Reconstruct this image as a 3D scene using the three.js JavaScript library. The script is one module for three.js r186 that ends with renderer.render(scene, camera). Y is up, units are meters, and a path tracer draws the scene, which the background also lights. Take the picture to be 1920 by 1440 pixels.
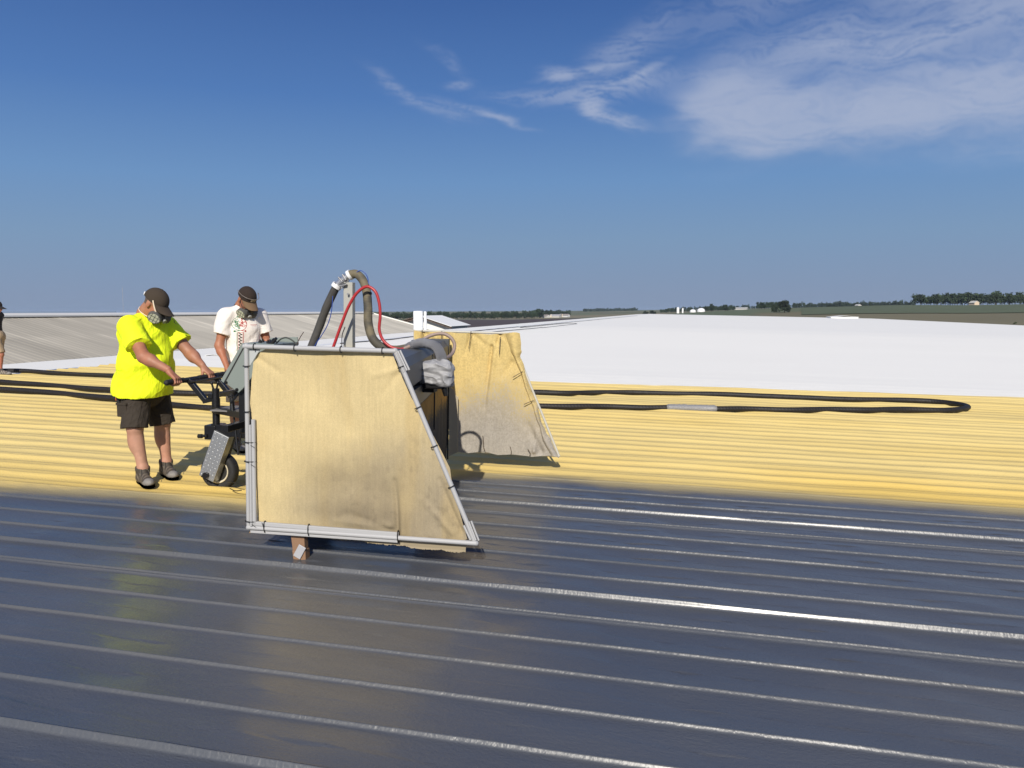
import * as THREE from 'three';
import { mergeGeometries } from 'three/addons/utils/BufferGeometryUtils.js';
import { RoundedBoxGeometry } from 'three/addons/geometries/RoundedBoxGeometry.js';

// ---------- camera, sky, sun, exposure ----------
const RAD = Math.PI / 180;
const EYE = 1.6, SLOPE = Math.tan(1.4 * RAD);
const scene = new THREE.Scene();
const camera = new THREE.PerspectiveCamera(51.9, 4 / 3, 0.05, 12000);
camera.position.set(0, EYE, 0);
camera.rotation.order = 'YXZ';
camera.rotation.set(-5.29 * RAD, 12.6 * RAD, -0.25 * RAD);
scene.add(camera);
const SUN_EL = 32 * RAD, SUN_AZ = 8 * RAD;               // behind the camera, a little to its left
const SUN = new THREE.Vector3(Math.sin(SUN_AZ) * Math.cos(SUN_EL), Math.sin(SUN_EL), Math.cos(SUN_AZ) * Math.cos(SUN_EL));
const EXPOSURE = 1.0;

// ---------- noise ----------
let seed = 20240611;
const rnd = () => { seed = (seed + 0x6d2b79f5) | 0; let t = Math.imul(seed ^ (seed >>> 15), 1 | seed); t = (t + Math.imul(t ^ (t >>> 7), 61 | t)) ^ t; return ((t ^ (t >>> 14)) >>> 0) / 4294967296; };
const rr = (a, b) => a + (b - a) * rnd();
const hsh = (x, y, z) => { let h = Math.imul(x, 374761393) ^ Math.imul(y, 668265263) ^ Math.imul(z, 1274126177); h = Math.imul(h ^ (h >>> 13), 1274126177); h ^= h >>> 16; return (h >>> 0) / 4294967296; };
function vn(x, y, z = 0) {
  const X = Math.floor(x), Y = Math.floor(y), Z = Math.floor(z); let a = x - X, b = y - Y, c = z - Z;
  a = a * a * (3 - 2 * a); b = b * b * (3 - 2 * b); c = c * c * (3 - 2 * c);
  const L = (p, q, t) => p + (q - p) * t;
  return L(L(L(hsh(X, Y, Z), hsh(X + 1, Y, Z), a), L(hsh(X, Y + 1, Z), hsh(X + 1, Y + 1, Z), a), b), L(L(hsh(X, Y, Z + 1), hsh(X + 1, Y, Z + 1), a), L(hsh(X, Y + 1, Z + 1), hsh(X + 1, Y + 1, Z + 1), a), b), c);
}
const fbm = (x, y, z = 0, o = 4) => { let s = 0, a = 0.5, n = 0; for (let i = 0; i < o; i++) { s += a * vn(x, y, z); n += a; a *= 0.5; x = x * 2.03 + 17.1; y = y * 2.03 + 5.3; z = z * 2.03 + 9.7; } return s / n; };
const clamp = (v, a = 0, b = 1) => Math.min(b, Math.max(a, v));
const sst = (a, b, v) => { const t = clamp((v - a) / (b - a)); return t * t * (3 - 2 * t); };
const mix = (a, b, t) => a + (b - a) * t;
const mix3 = (a, b, t) => [mix(a[0], b[0], t), mix(a[1], b[1], t), mix(a[2], b[2], t)];
const lut = (tab, v) => { for (let i = 1; i < tab.length; i++) if (v <= tab[i][0]) { const t = clamp((v - tab[i - 1][0]) / (tab[i][0] - tab[i - 1][0])); return mix3(tab[i - 1][1], tab[i][1], t); } return tab[tab.length - 1][1]; };

// ---------- sky: hazy summer gradient with high cirrus ----------
{
  const W = 4096, Hh = 2048, d = new Float32Array(W * Hh * 4);
  const tab = [[0, [.232, .302, .432]], [1, [.233, .305, .443]], [5, [.198, .315, .488]], [9, [.148, .288, .530]], [14.5, [.080, .194, .462]], [21.5, [.042, .118, .345]], [40, [.029, .086, .280]], [90, [.022, .066, .230]]];
  // cirrus banks: azimuth and elevation of the middle (degrees), half sizes, tilt, strength
  const banks = [[3.2, 13.3, 3.3, 2.3, -4, 1.25, .12], [1.2, 13.5, 1.5, 1.9, 0, .6, .15], [8.5, 12.5, 6, 1.6, 1, .95, .2], [15, 12.7, 6.5, 1.7, 3, .95, .25], [21.5, 13.7, 6, 2.2, 5, .9, .3],
    [18.8, 20.6, 3.4, 1.3, -4, 1.0, .3], [15, 19.0, 4.5, .9, -6, .6, .4], [19.5, 18.4, 4.2, 1.3, 5, .95, .3], [23.5, 20.0, 4, 2.6, 0, .9, .3], [10, 16.5, 4.5, 1.0, 8, .55, .5], [14, 16.0, 5, .7, 12, .4, .6], [7.5, 17.2, 5, 1.4, 6, .26, .6], [17, 16.2, 6, 1.0, 8, .3, .5],
    [-6.9, 13.75, .9, .55, -38, .95, .6], [-5.0, 13.0, 1.9, .40, -14, .6, .7], [-6.6, 14.5, 1.2, .3, -40, .35, .7], [-7.0, 16.3, 2.6, .22, 8, .42, .7], [-3.6, 15.9, 1.8, .26, 22, .45, .7], [-5.0, 15.1, 4.0, .7, 8, .42, .8], [-4.4, 17.6, 3.0, 1.2, 30, .28, .7], [-9.2, 16.0, 1.2, .5, -10, .5, .8],
    [-13.2, 13.2, 1.9, .18, -14, .55, .6], [-15.6, 13.9, 2.6, .34, -14, .22, .7], [-20.8, 15.3, 1.8, .36, -32, .26, .7], [-18.4, 14.0, 2.6, .38, -18, .22, .7], [-16.8, 17.0, 1.6, .34, -32, .16, .7], [-16.2, 15.5, .8, .25, 5, .35, .8], [-9.5, 14.6, 3.6, .5, -4, .3, .8], [22, 9.6, 6, .8, 0, .25, .3], [5, 20, 7, 1.2, 14, .2, .6], [5.5, 10.8, 3, .4, 4, .35, .5]];
  for (let j = 0; j < Hh; j++) {
    const el = ((j + .5) / Hh - .5) * 180, sy = Math.sin(el * RAD), cy = Math.cos(el * RAD);
    if (el < 0) { for (let i = 0; i < W; i++) d.set([.21, .26, .33, 1], (j * W + i) * 4); continue; }
    for (let i = 0; i < W; i++) {
      const ph = ((i + .5) / W - .5) * 2 * Math.PI, x = Math.cos(ph) * cy, z = Math.sin(ph) * cy, az = Math.atan2(x, -z) / RAD;
      let c = lut(tab, Math.max(0, el)).slice();
      const cs = x * SUN.x + sy * SUN.y + z * SUN.z, ang = Math.acos(clamp(cs, -1, 1)) / RAD;
      const au = .9 * Math.exp(-ang / 14) + .10 * Math.exp(-ang / 45);
      c = [c[0] + au, c[1] + au * .97, c[2] + au * .9];
      if (el > 0) {
        let a = 0;
        if (Math.abs(az - 2) < 56 && el < 36) {
          const w1 = fbm(az * .16, el * .42, 3, 3) - .5, w2 = fbm(az * .42 + 9, el * 1.1, 8, 4) - .5, sh = el + w1 * 3.2 + w2 * 1.1;
          const st = fbm(az * .20 + sh * .10, sh * 1.5, 1.5, 4), fib = fbm(az * .55 + w2 * 1.5, sh * 5.2 + az * .35, 7.7, 5), fine = fbm(az * 2.2, sh * 15 + az * 1.6, 5.1, 4);
          for (const [ba, be, hw, hh, tilt, s, soft = .5] of banks) {
            let da = az - ba; if (Math.abs(da) > 34) continue;
            const ct = Math.cos(tilt * RAD), sn = Math.sin(tilt * RAD), de = el - be + w1 * Math.min(2.2, hh * 1.3) + w2 * Math.min(1.5, hh * 1.1); da += w2 * Math.min(3, hw * .9);
            const p = (da * ct + de * sn) / hw, q = (-da * sn + de * ct) / hh, r2 = p * p + q * q;
            if (r2 < 5) a += s * Math.exp(-Math.pow(r2, 1.2)) * mix(clamp(1.15 * st + .35 * fib + .1 * fine - .02), clamp(3.4 * (fib - .40) + 1.5 * (fine - .45) + .55 * st), soft);
          }
        }
        // the same high cirrus elsewhere in the sky
        const far = sst(55, 85, Math.abs(az + 6)) * sst(6, 16, el);
        if (far > 0) { const el2 = 1 / sy, X = x * el2, Z = z * el2; a += far * .5 * sst(.5, .78, fbm(X * .55 + 3, Z * .55, 2, 3)) * (.5 + .7 * fbm(X * 1.2 + Z * .5, Z * 2.4, 5, 3)); }
        a = .84 * (1 - Math.exp(-1.9 * a)) * sst(3, 8, el);
        c = mix3(c, [.425, .480, .625], a);
      }
      const k = (j * W + i) * 4; d[k] = c[0]; d[k + 1] = c[1]; d[k + 2] = c[2]; d[k + 3] = 1;
    }
  }
  const t = new THREE.DataTexture(d, W, Hh, THREE.RGBAFormat, THREE.FloatType);
  t.mapping = THREE.EquirectangularReflectionMapping; t.magFilter = THREE.LinearFilter; t.minFilter = THREE.LinearFilter; t.needsUpdate = true;
  scene.background = t; scene.environment = t;
}
const sun = new THREE.DirectionalLight(new THREE.Color(1, .935, .825), 4.75);
sun.position.copy(SUN).multiplyScalar(60); sun.target.position.set(-3, 0, -8); sun.position.add(sun.target.position);
sun.castShadow = true; sun.shadow.mapSize.set(4096, 4096);
Object.assign(sun.shadow.camera, { left: -25, right: 25, top: 25, bottom: -25, near: 1, far: 160 });
scene.add(sun, sun.target);
scene.fog = new THREE.FogExp2(new THREE.Color(.33, .42, .55), 0.00006);

// ---------- helpers ----------
const V = (x, y, z) => new THREE.Vector3(x, y, z);
const used = {};
const numbered = (n) => { const k = used[n] = (used[n] ?? -1) + 1; return k ? `${n}_${String(k).padStart(3, '0')}` : n; };
const std = (r, g, b, o = {}) => new THREE.MeshStandardMaterial({ color: new THREE.Color().setRGB(r, g, b), roughness: .7, ...o });
function mesh(name, geo, mat, parent) { const m = new THREE.Mesh(Array.isArray(geo) ? join(geo) : geo, mat); m.name = parent ? name : numbered(name); m.castShadow = m.receiveShadow = true; (parent || scene).add(m); return m; }
function thing(name, label, category, pos = [0, 0, 0], turn = 0, group) { const o = new THREE.Group(); o.name = numbered(name); o.position.set(...pos); o.rotation.y = turn; o.userData = { label, category }; if (group) o.userData.group = group; scene.add(o); return o; }
function tag(o, label, category, group) { Object.assign(o.userData, { label, category }); if (group) o.userData.group = group; return o; }
const each = (name, list, mat, parent) => list.map(g => mesh(name, g, mat, parent));
function struct(name, geo, mat, label) { const m = mesh(name, geo, mat); m.userData.kind = 'structure'; if (label) m.userData.label = label; return m; }
function join(list) {
  const keep = list.some(g => g.attributes.color) ? ['position', 'normal', 'uv', 'color'] : ['position', 'normal', 'uv'];
  list = list.map(g => { g = g.index ? g.toNonIndexed() : g.clone(); for (const k of Object.keys(g.attributes)) if (!keep.includes(k)) g.deleteAttribute(k); if (!g.attributes.normal) g.computeVertexNormals(); const n = g.attributes.position.count; if (!g.attributes.uv) g.setAttribute('uv', new THREE.BufferAttribute(new Float32Array(n * 2), 2)); if (keep.length > 3 && !g.attributes.color) g.setAttribute('color', new THREE.BufferAttribute(new Float32Array(n * 3).fill(1), 3)); return g; });
  return list.length > 1 ? mergeGeometries(list) : list[0];
}
const box = (x0, x1, y0, y1, z0, z1, r = 0.004) => new RoundedBoxGeometry(x1 - x0, y1 - y0, z1 - z0, 2, Math.min(r, (x1 - x0) / 2.1, (y1 - y0) / 2.1, (z1 - z0) / 2.1)).translate((x0 + x1) / 2, (y0 + y1) / 2, (z0 + z1) / 2);
const toV = (a) => a.isVector3 ? a : V(...a);
function bar(a, b, w, h, r = .004) {                       // rectangular tube from a to b
  a = toV(a); b = toV(b); const d = b.clone().sub(a), L = d.length(), g = new RoundedBoxGeometry(L, h, w, 2, Math.min(r, w / 2.1, h / 2.1));
  const x = d.normalize(), up = Math.abs(x.y) > .95 ? V(0, 0, 1) : V(0, 1, 0), z = x.clone().cross(up).normalize(), y = z.clone().cross(x);
  return g.applyMatrix4(new THREE.Matrix4().makeBasis(x, y, z)).translate((a.x + b.x) / 2, (a.y + b.y) / 2, (a.z + b.z) / 2);
}
function rod(a, b, r, r2 = r, seg = 12) {
  a = toV(a); b = toV(b); const d = b.clone().sub(a), g = new THREE.CylinderGeometry(r2, r, d.length(), seg, 1);
  return g.applyQuaternion(new THREE.Quaternion().setFromUnitVectors(V(0, 1, 0), d.clone().normalize())).translate((a.x + b.x) / 2, (a.y + b.y) / 2, (a.z + b.z) / 2);
}
function tube(pts, r, n = 60, seg = 10, rad) {             // hose along points, radius may vary; ends closed
  const c = new THREE.CatmullRomCurve3(pts.map(toV), false, 'centripetal'), g = new THREE.TubeGeometry(c, n, r, seg, false);
  if (rad) { const p = g.attributes.position; for (let i = 0; i <= n; i++) { const ce = c.getPointAt(i / n), k = rad(i / n, ce); for (let j = 0; j <= seg; j++) { const q = i * (seg + 1) + j; p.setXYZ(q, ce.x + (p.getX(q) - ce.x) * k, ce.y + (p.getY(q) - ce.y) * k, ce.z + (p.getZ(q) - ce.z) * k); } } g.computeVertexNormals(); }
  const e0 = new THREE.SphereGeometry(r * .98, 8, 6).translate(...pts.map(toV)[0].toArray()), e1 = new THREE.SphereGeometry(r * .98, 8, 6).translate(...toV(pts[pts.length - 1]).toArray());
  return join([g, e0, e1]);
}
function extr(poly, z0, z1, bev = .003) {                  // polygon in x,y extruded along z
  const s = new THREE.Shape(poly.map(p => new THREE.Vector2(p[0], p[1])));
  return new THREE.ExtrudeGeometry(s, { depth: z1 - z0 - 2 * bev, bevelEnabled: bev > 0, bevelSize: bev, bevelThickness: bev, bevelSegments: 2, curveSegments: 8 }).translate(0, 0, z0 + bev);
}
function colorize(g, fn) { const p = g.attributes.position, n = g.attributes.normal, c = new Float32Array(p.count * 3); for (let i = 0; i < p.count; i++) c.set(fn(p.getX(i), p.getY(i), p.getZ(i), n ? n.getX(i) : 0, n ? n.getY(i) : 0, n ? n.getZ(i) : 0), i * 3); g.setAttribute('color', new THREE.BufferAttribute(c, 3)); return g; }
function tex(w, h, fn, srgb, rep) {                          // fn(u,v) -> [r,g,b] 0..1 as stored
  const d = new Uint8Array(w * h * 4);
  for (let j = 0; j < h; j++) for (let i = 0; i < w; i++) { const c = fn((i + .5) / w, (j + .5) / h, i, j), k = (j * w + i) * 4; d[k] = clamp(c[0]) * 255; d[k + 1] = clamp(c[1]) * 255; d[k + 2] = clamp(c[2]) * 255; d[k + 3] = 255; }
  const t = new THREE.DataTexture(d, w, h); t.magFilter = THREE.LinearFilter; t.minFilter = THREE.LinearMipmapLinearFilter; t.generateMipmaps = true;
  t.wrapS = t.wrapT = rep ? THREE.RepeatWrapping : THREE.ClampToEdgeWrapping; if (srgb) t.colorSpace = THREE.SRGBColorSpace; t.needsUpdate = true; return t;
}
// a noise that repeats with period n in both directions
const tfbm = (u, v, n, m, z = 0, o = 4) => { let s = 0, a = .5, t = 0; for (let i = 0; i < o; i++) { const W = n << i, Hn = m << i, x = u * W, y = v * Hn, X = Math.floor(x), Y = Math.floor(y); let p = x - X, q = y - Y; p = p * p * (3 - 2 * p); q = q * q * (3 - 2 * q); const g = (i0, j0) => hsh(((i0 % W) + W) % W, ((j0 % Hn) + Hn) % Hn, z + i * 31); s += a * mix(mix(g(X, Y), g(X + 1, Y), p), mix(g(X, Y + 1), g(X + 1, Y + 1), p), q); t += a; a *= .5; } return s / t; };
const lin = (c) => c <= .04045 ? c / 12.92 : Math.pow((c + .055) / 1.055, 2.4), s3 = (r, g, b) => [lin(r / 255), lin(g / 255), lin(b / 255)];

// ---------- implicit surfaces (figures, wrapped things) ----------
const sCap = (a, b, ra, rb) => { const [ax, ay, az] = a, dx = b[0] - ax, dy = b[1] - ay, dz = b[2] - az, L = dx * dx + dy * dy + dz * dz || 1e-9; return (x, y, z) => { const px = x - ax, py = y - ay, pz = z - az, t = Math.min(1, Math.max(0, (px * dx + py * dy + pz * dz) / L)), qx = px - dx * t, qy = py - dy * t, qz = pz - dz * t; return Math.sqrt(qx * qx + qy * qy + qz * qz) - ra - (rb - ra) * t; }; };
const sEll = (c, r) => (x, y, z) => { const a = (x - c[0]) / r[0], b = (y - c[1]) / r[1], d = (z - c[2]) / r[2], k0 = Math.sqrt(a * a + b * b + d * d) + 1e-9, e = a / r[0], f = b / r[1], g = d / r[2]; return k0 * (k0 - 1) / (Math.sqrt(e * e + f * f + g * g) + 1e-9); };
const sBox = (c, h, r) => (x, y, z) => { const a = Math.abs(x - c[0]) - h[0] + r, b = Math.abs(y - c[1]) - h[1] + r, d = Math.abs(z - c[2]) - h[2] + r; return Math.hypot(Math.max(a, 0), Math.max(b, 0), Math.max(d, 0)) + Math.min(0, Math.max(a, b, d)) - r; };
const sU = (k, ...f) => (x, y, z) => { let d = f[0](x, y, z); for (let i = 1; i < f.length; i++) { const e = f[i](x, y, z), h = Math.max(k - Math.abs(d - e), 0) / k; d = Math.min(d, e) - h * h * k * .25; } return d; };
const sCut = (f, p, n) => { const L = Math.hypot(...n), [a, b, c] = n.map(v => v / L), o = a * p[0] + b * p[1] + c * p[2]; return (x, y, z) => Math.max(f(x, y, z), a * x + b * y + c * z - o); };   // keeps the side the normal points away from
const sSub = (f, g) => (x, y, z) => Math.max(f(x, y, z), -g(x, y, z));
const sXf = (f, m) => { const e = m.clone().invert().elements; return (x, y, z) => f(e[0] * x + e[4] * y + e[8] * z + e[12], e[1] * x + e[5] * y + e[9] * z + e[13], e[2] * x + e[6] * y + e[10] * z + e[14]); };
const sBump = (f, g) => (x, y, z) => { const d = f(x, y, z); return d > .05 || d < -.05 ? d : d + g(x, y, z); };
function surf(f, lo, hi, h) {                                // naive surface nets
  const n = [0, 1, 2].map(i => Math.ceil((hi[i] - lo[i]) / h) + 2), [nx, ny, nz] = n, D = new Float32Array(nx * ny * nz), id = new Int32Array(nx * ny * nz).fill(-1);
  const at = (i, j, k) => f(lo[0] + (i - .5) * h, lo[1] + (j - .5) * h, lo[2] + (k - .5) * h);
  for (let k = 0; k < nz; k += 4) for (let j = 0; j < ny; j += 4) for (let i = 0; i < nx; i += 4) {   // blocks far from the surface are filled with one value
    const c = at(i + 1.5, j + 1.5, k + 1.5), far = Math.abs(c) > h * 6 + .02;
    for (let c2 = k; c2 < Math.min(nz, k + 4); c2++) for (let b = j; b < Math.min(ny, j + 4); b++) for (let a = i; a < Math.min(nx, i + 4); a++) D[a + nx * (b + ny * c2)] = far ? c : at(a, b, c2);
  }
  const pos = [], idx = [], sx = 1, sy = nx, sz = nx * ny, cor = [0, sx, sy, sx + sy, sz, sx + sz, sy + sz, sx + sy + sz], E = [[0, 1], [0, 2], [0, 4], [1, 3], [1, 5], [2, 3], [2, 6], [4, 5], [4, 6], [3, 7], [5, 7], [6, 7]];
  for (let k = 0; k < nz - 1; k++) for (let j = 0; j < ny - 1; j++) for (let i = 0; i < nx - 1; i++) {
    const q = i + j * sy + k * sz; let m = 0; for (let c = 0; c < 8; c++) if (D[q + cor[c]] < 0) m |= 1 << c; if (m === 0 || m === 255) continue;
    let x = 0, y = 0, z = 0, t = 0;
    for (const [a, b] of E) { const da = D[q + cor[a]], db = D[q + cor[b]]; if ((da < 0) === (db < 0)) continue; const s = da / (da - db); x += (a & 1) + s * ((b & 1) - (a & 1)); y += (a >> 1 & 1) + s * ((b >> 1 & 1) - (a >> 1 & 1)); z += (a >> 2) + s * ((b >> 2) - (a >> 2)); t++; }
    id[q] = pos.length / 3; pos.push(lo[0] + (i - .5 + x / t) * h, lo[1] + (j - .5 + y / t) * h, lo[2] + (k - .5 + z / t) * h);
  }
  const quad = (a, b, c, d, flip) => { if (a < 0 || b < 0 || c < 0 || d < 0) return; flip ? idx.push(a, c, b, a, d, c) : idx.push(a, b, c, a, c, d); };
  for (let k = 1; k < nz - 1; k++) for (let j = 1; j < ny - 1; j++) for (let i = 1; i < nx - 1; i++) {
    const q = i + j * sy + k * sz, s = D[q] < 0;
    if (s !== (D[q + sx] < 0)) quad(id[q - sy - sz], id[q - sz], id[q], id[q - sy], !s);
    if (s !== (D[q + sy] < 0)) quad(id[q - sx - sz], id[q - sx], id[q], id[q - sz], !s);
    if (s !== (D[q + sz] < 0)) quad(id[q - sx - sy], id[q - sy], id[q], id[q - sx], !s);
  }
  const nor = new Float32Array(pos.length), e = h * .6;
  for (let i = 0; i < pos.length; i += 3) { const x = pos[i], y = pos[i + 1], z = pos[i + 2]; const a = f(x + e, y, z) - f(x - e, y, z), b = f(x, y + e, z) - f(x, y - e, z), c = f(x, y, z + e) - f(x, y, z - e), L = Math.hypot(a, b, c) || 1; nor[i] = a / L; nor[i + 1] = b / L; nor[i + 2] = c / L; }
  const g = new THREE.BufferGeometry(); g.setAttribute('position', new THREE.BufferAttribute(new Float32Array(pos), 3)); g.setAttribute('normal', new THREE.BufferAttribute(nor, 3)); g.setIndex(idx); return g;
}

// ---------- the roof we stand on: primed, foamed and coated stretches ----------
const RIB0 = -4.25, PITCH = 0.317, RIDGE_X = -13.5, ROOF_END = -285, EAVE_X = 60;
const planeY = (x) => -SLOPE * x;
const foamEdge = (x) => mix(-5.34 - .02 * (x + 4), -7.05, sst(-3.05, -1.95, x));
const coatEdge = (x) => x < -3.2 ? -16.42 - .03 * (-3.2 - x) : -16.38 - .085 * (x + 3.2);
const foamMask = (x, z) => { const s = (foamEdge(x) - z) / .62 + (fbm(x * .9, z * 1.3, 2, 3) - .5) * .55 + .45; return sst(0, 1, s); };
function roofY(x, z) {
  const u = (z - RIB0) / PITCH, k = Math.round(u), t = (u - k) * PITCH, ty = ((k % 6) + 6) % 6, g = (a, s) => Math.exp(-a * a / (2 * s * s)), sk = (a, s) => Math.exp(-(Math.sqrt(a * a + .00006) - .0077) / s);
  const m = foamMask(x, z), wob = (fbm(x * .6, k * 7.3, 1, 2) - .5) * .006;
  const hv = .72 + .5 * fbm(x * 1.6, k * 5.1, 4, 3);
  let dk = ty === 0 ? .0255 * hv * g(t + wob, .0068) + .0045 * sk(t + wob, .022) : ty === 1 ? .0130 * g(t - .020 + wob, .0046) + .0145 * g(t + .008 + wob, .0050) + .004 * sk(t, .022) : (.0120 + .0040 * hsh(k, 3, 1)) * hv * g(t + wob, .0055) + .0035 * sk(t + wob, .024);
  dk += (fbm(x * 5.2 - k * .30, k * .16, 3, 2) - .5) * .034 * Math.pow(Math.sin(Math.PI * t / PITCH), 2) + (fbm(x * 2.5, z * 4, 8, 3) - .5) * .0016 + (fbm(x * .7, z * 3, 5, 2) - .5) * .0025;
  const big = .6 + .6 * hsh(k, 9, 2);
  const coat = sst(-.3, .3, coatEdge(x) - z), fo = .031 * (1 - .80 * coat) * big * Math.exp(-Math.pow((t + wob * 2) / .055, 2)) + .006 * Math.exp(-Math.pow((Math.abs(t) - PITCH / 2) / .03, 2)) + (fbm(x * 1.1, z * 2.6, 6, 3) - .5) * .020 * (1 - .75 * coat) + (fbm(x * 5, z * 9, 7, 2) - .5) * .004 + .018;
  return planeY(x) + mix(dk, fo, m) * (z < -60 ? .5 : 1);
}
function roofColor(x, z) {
  const m = foamMask(x, z), gr = vn(x * 60, z * 90, 4), sk = fbm(x * .35, z * 3.2, 9, 3), pat = fbm(x * .5, z * .8, 12, 3);
  const dark = [.062 + .024 * sk, .068 + .024 * sk, .080 + .024 * sk];
  const dustAndSheen = sst(.38, .75, fbm(x * .8 + 4, z * .9, 33, 4) + .22 * Math.exp(-Math.pow((x + 2.1) / 1.5, 2) - Math.pow((z + 3.3) / 1.3, 2)) - .06) * (.35 + .65 * vn(x * 45, z * 60, 6));  // tan dusting, with the near shield's reflection painted in before it
  for (let i = 0; i < 3; i++) dark[i] = mix(dark[i], [.20, .17, .115][i], .16 * dustAndSheen);
  const tan = [.27, .225, .125];
  const fresh = sst(1.8, .2, foamEdge(x) - z);
  let yel = mix3([.685, .530, .205], [.675, .475, .125], clamp(fresh * .7 + (pat - .5) * 1.1));
  const sh = .93 + .10 * fbm(x * 1.7, z * 2.2, 14, 3) + .03 * gr; yel = yel.map(v => v * sh);
  let c = m < .5 ? mix3(dark, tan, sst(0, .5, m + (gr - .5) * .12)) : mix3(tan, yel, sst(.5, 1, m + (gr - .5) * .12));
  const w = sst(-.10, .10, coatEdge(x) - z + (fbm(x * 1.5, z * 6, 15, 3) - .5) * .16 + (gr - .5) * .05);
  if (w > 0) { const q = .965 + .035 * fbm(x * .12, z * .3, 16, 4); c = mix3(c, [.90 * q, .88 * q, .81 * q], w); }
  return c;
}
{
  const zs = [], add = (k, offs) => { for (const o of offs) zs.push(RIB0 + k * PITCH + o); };
  const fineO = [.15, .13, .11, .09, .07, .055, .044, .034, .026, .020, .0155, .012, .009, .006, .003]; const nearO = [...fineO, 0, ...fineO.map(v => -v).reverse(), -.1585];
  const midO = [.14, .115, .09, .07, .05, .035, .02, 0, -.02, -.035, -.05, -.07, -.09, -.115, -.14, -.1585], farO = [.12, .08, .05, .025, 0, -.025, -.05, -.08, -.12, -.1585];
  for (let k = 18; k >= -13; k--) add(k, nearO); const iN = zs.length;
  for (let k = -14; k >= -45; k--) add(k, midO); const iM = zs.length;
  for (let k = -46; k >= -210; k--) add(k, farO);
  for (let z = zs[zs.length - 1] - 6; z > ROOF_END; z -= 8) zs.push(z); zs.push(ROOF_END);
  const xs = []; for (let x = RIDGE_X; x < -9; x += .2) xs.push(x); for (let x = -9; x < 5; x += .09) xs.push(x); for (let x = 5; x < 11; x += .22) xs.push(x); for (let x = 11; x < 20; x += 1) xs.push(x); for (let x = 20; x <= EAVE_X; x += 5) xs.push(x);
  const xf = []; for (let x = RIDGE_X; x < 12; x += .75) xf.push(x); for (let x = 12; x <= EAVE_X; x += 3) xf.push(x);
  function grid(xs, z0, z1) {
    const nx = xs.length, nz = z1 - z0, p = new Float32Array(nx * nz * 3), c = new Float32Array(nx * nz * 3), uv = new Float32Array(nx * nz * 2), uv1 = new Float32Array(nx * nz * 2), idx = [[], [], []];
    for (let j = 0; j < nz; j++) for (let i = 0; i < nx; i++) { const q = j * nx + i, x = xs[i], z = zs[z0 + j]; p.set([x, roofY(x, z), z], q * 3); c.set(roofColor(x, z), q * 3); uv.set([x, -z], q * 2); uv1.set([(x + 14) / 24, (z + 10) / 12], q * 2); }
    for (let j = 0; j < nz - 1; j++) for (let i = 0; i < nx - 1; i++) { const a = j * nx + i, b = a + 1, d = a + nx, e = d + 1, x = (xs[i] + xs[i + 1]) / 2, z = (zs[z0 + j] + zs[z0 + j + 1]) / 2, w = z < coatEdge(x) ? 2 : foamMask(x, z) > .5 ? 1 : 0; idx[w].push(a, b, d, b, e, d); }
    const all = new THREE.BufferGeometry(); all.setAttribute('position', new THREE.BufferAttribute(p, 3)); all.setIndex(idx.flat()); all.computeVertexNormals();
    return idx.map(ix => { if (!ix.length) return null; const map = new Int32Array(nx * nz).fill(-1), keep = []; const ni = ix.map(v => { if (map[v] < 0) { map[v] = keep.length; keep.push(v); } return map[v]; });
      const g = new THREE.BufferGeometry(), take = (a, s) => { const o = new Float32Array(keep.length * s); keep.forEach((v, i) => { for (let m = 0; m < s; m++) o[i * s + m] = a[v * s + m]; }); return new THREE.BufferAttribute(o, s); };
      g.setAttribute('position', take(p, 3)); g.setAttribute('normal', take(all.attributes.normal.array, 3)); g.setAttribute('uv', take(uv, 2)); g.setAttribute('uv1', take(uv1, 2)); g.setAttribute('color', take(c, 3)); g.setIndex(ni); return g; });
  }
  const A = grid(xs, 0, iN + 1), B = grid(xs, iN, iM + 1), C = grid(xf, iM, zs.length);
  const parts = [0, 1, 2].map(i => { const l = [A[i], B[i], C[i]].filter(Boolean); return l.length > 1 ? mergeGeometries(l) : l[0]; });
  const rough = tex(512, 512, (u, v) => { const x = u * 24 - 14, z = v * 12 - 10, m = foamMask(x, z), n = fbm(x * 2, z * 8, 3, 3); const r = mix(.37 + .08 * n, .72, sst(.05, .6, m)); return [r, r, r]; });
  rough.channel = 1;
  const gloss = tex(256, 256, (u, v) => { const g = .40 * (1 - sst(.1, .5, foamMask(u * 24 - 14, v * 12 - 10))); return [g, g, g]; }); gloss.channel = 1;
  const bump = tex(1024, 1024, (u, v) => { const a = tfbm(u, v, 10, 60, 1, 4), b = tfbm(u, v, 70, 110, 5, 3), c = tfbm(u, v, 24, 24, 9, 3); const h = .30 * a + .40 * b + .30 * c; return [h, h, h]; }, false, true); bump.repeat.set(1.25, 1.25);
  const mat = new THREE.MeshPhysicalMaterial({ vertexColors: true, roughness: 1, roughnessMap: rough, bumpMap: bump, bumpScale: .0036, ior: 1.52, clearcoat: 1, clearcoatMap: gloss, clearcoatRoughness: .22 });
  const white = new THREE.MeshStandardMaterial({ vertexColors: true, roughness: .7, bumpMap: bump, bumpScale: .0008 });
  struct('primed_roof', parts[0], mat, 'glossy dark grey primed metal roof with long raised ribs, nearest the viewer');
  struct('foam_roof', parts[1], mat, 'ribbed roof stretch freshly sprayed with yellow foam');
  struct('coated_roof', parts[2], white, 'wide white coated roof running far into the distance');
  // far slope of the same roof, falling away to the valley
  const ys = [], nz = 340; const g = new THREE.PlaneGeometry(1, 1, 6, nz), p = g.attributes.position, col = [];
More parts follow.
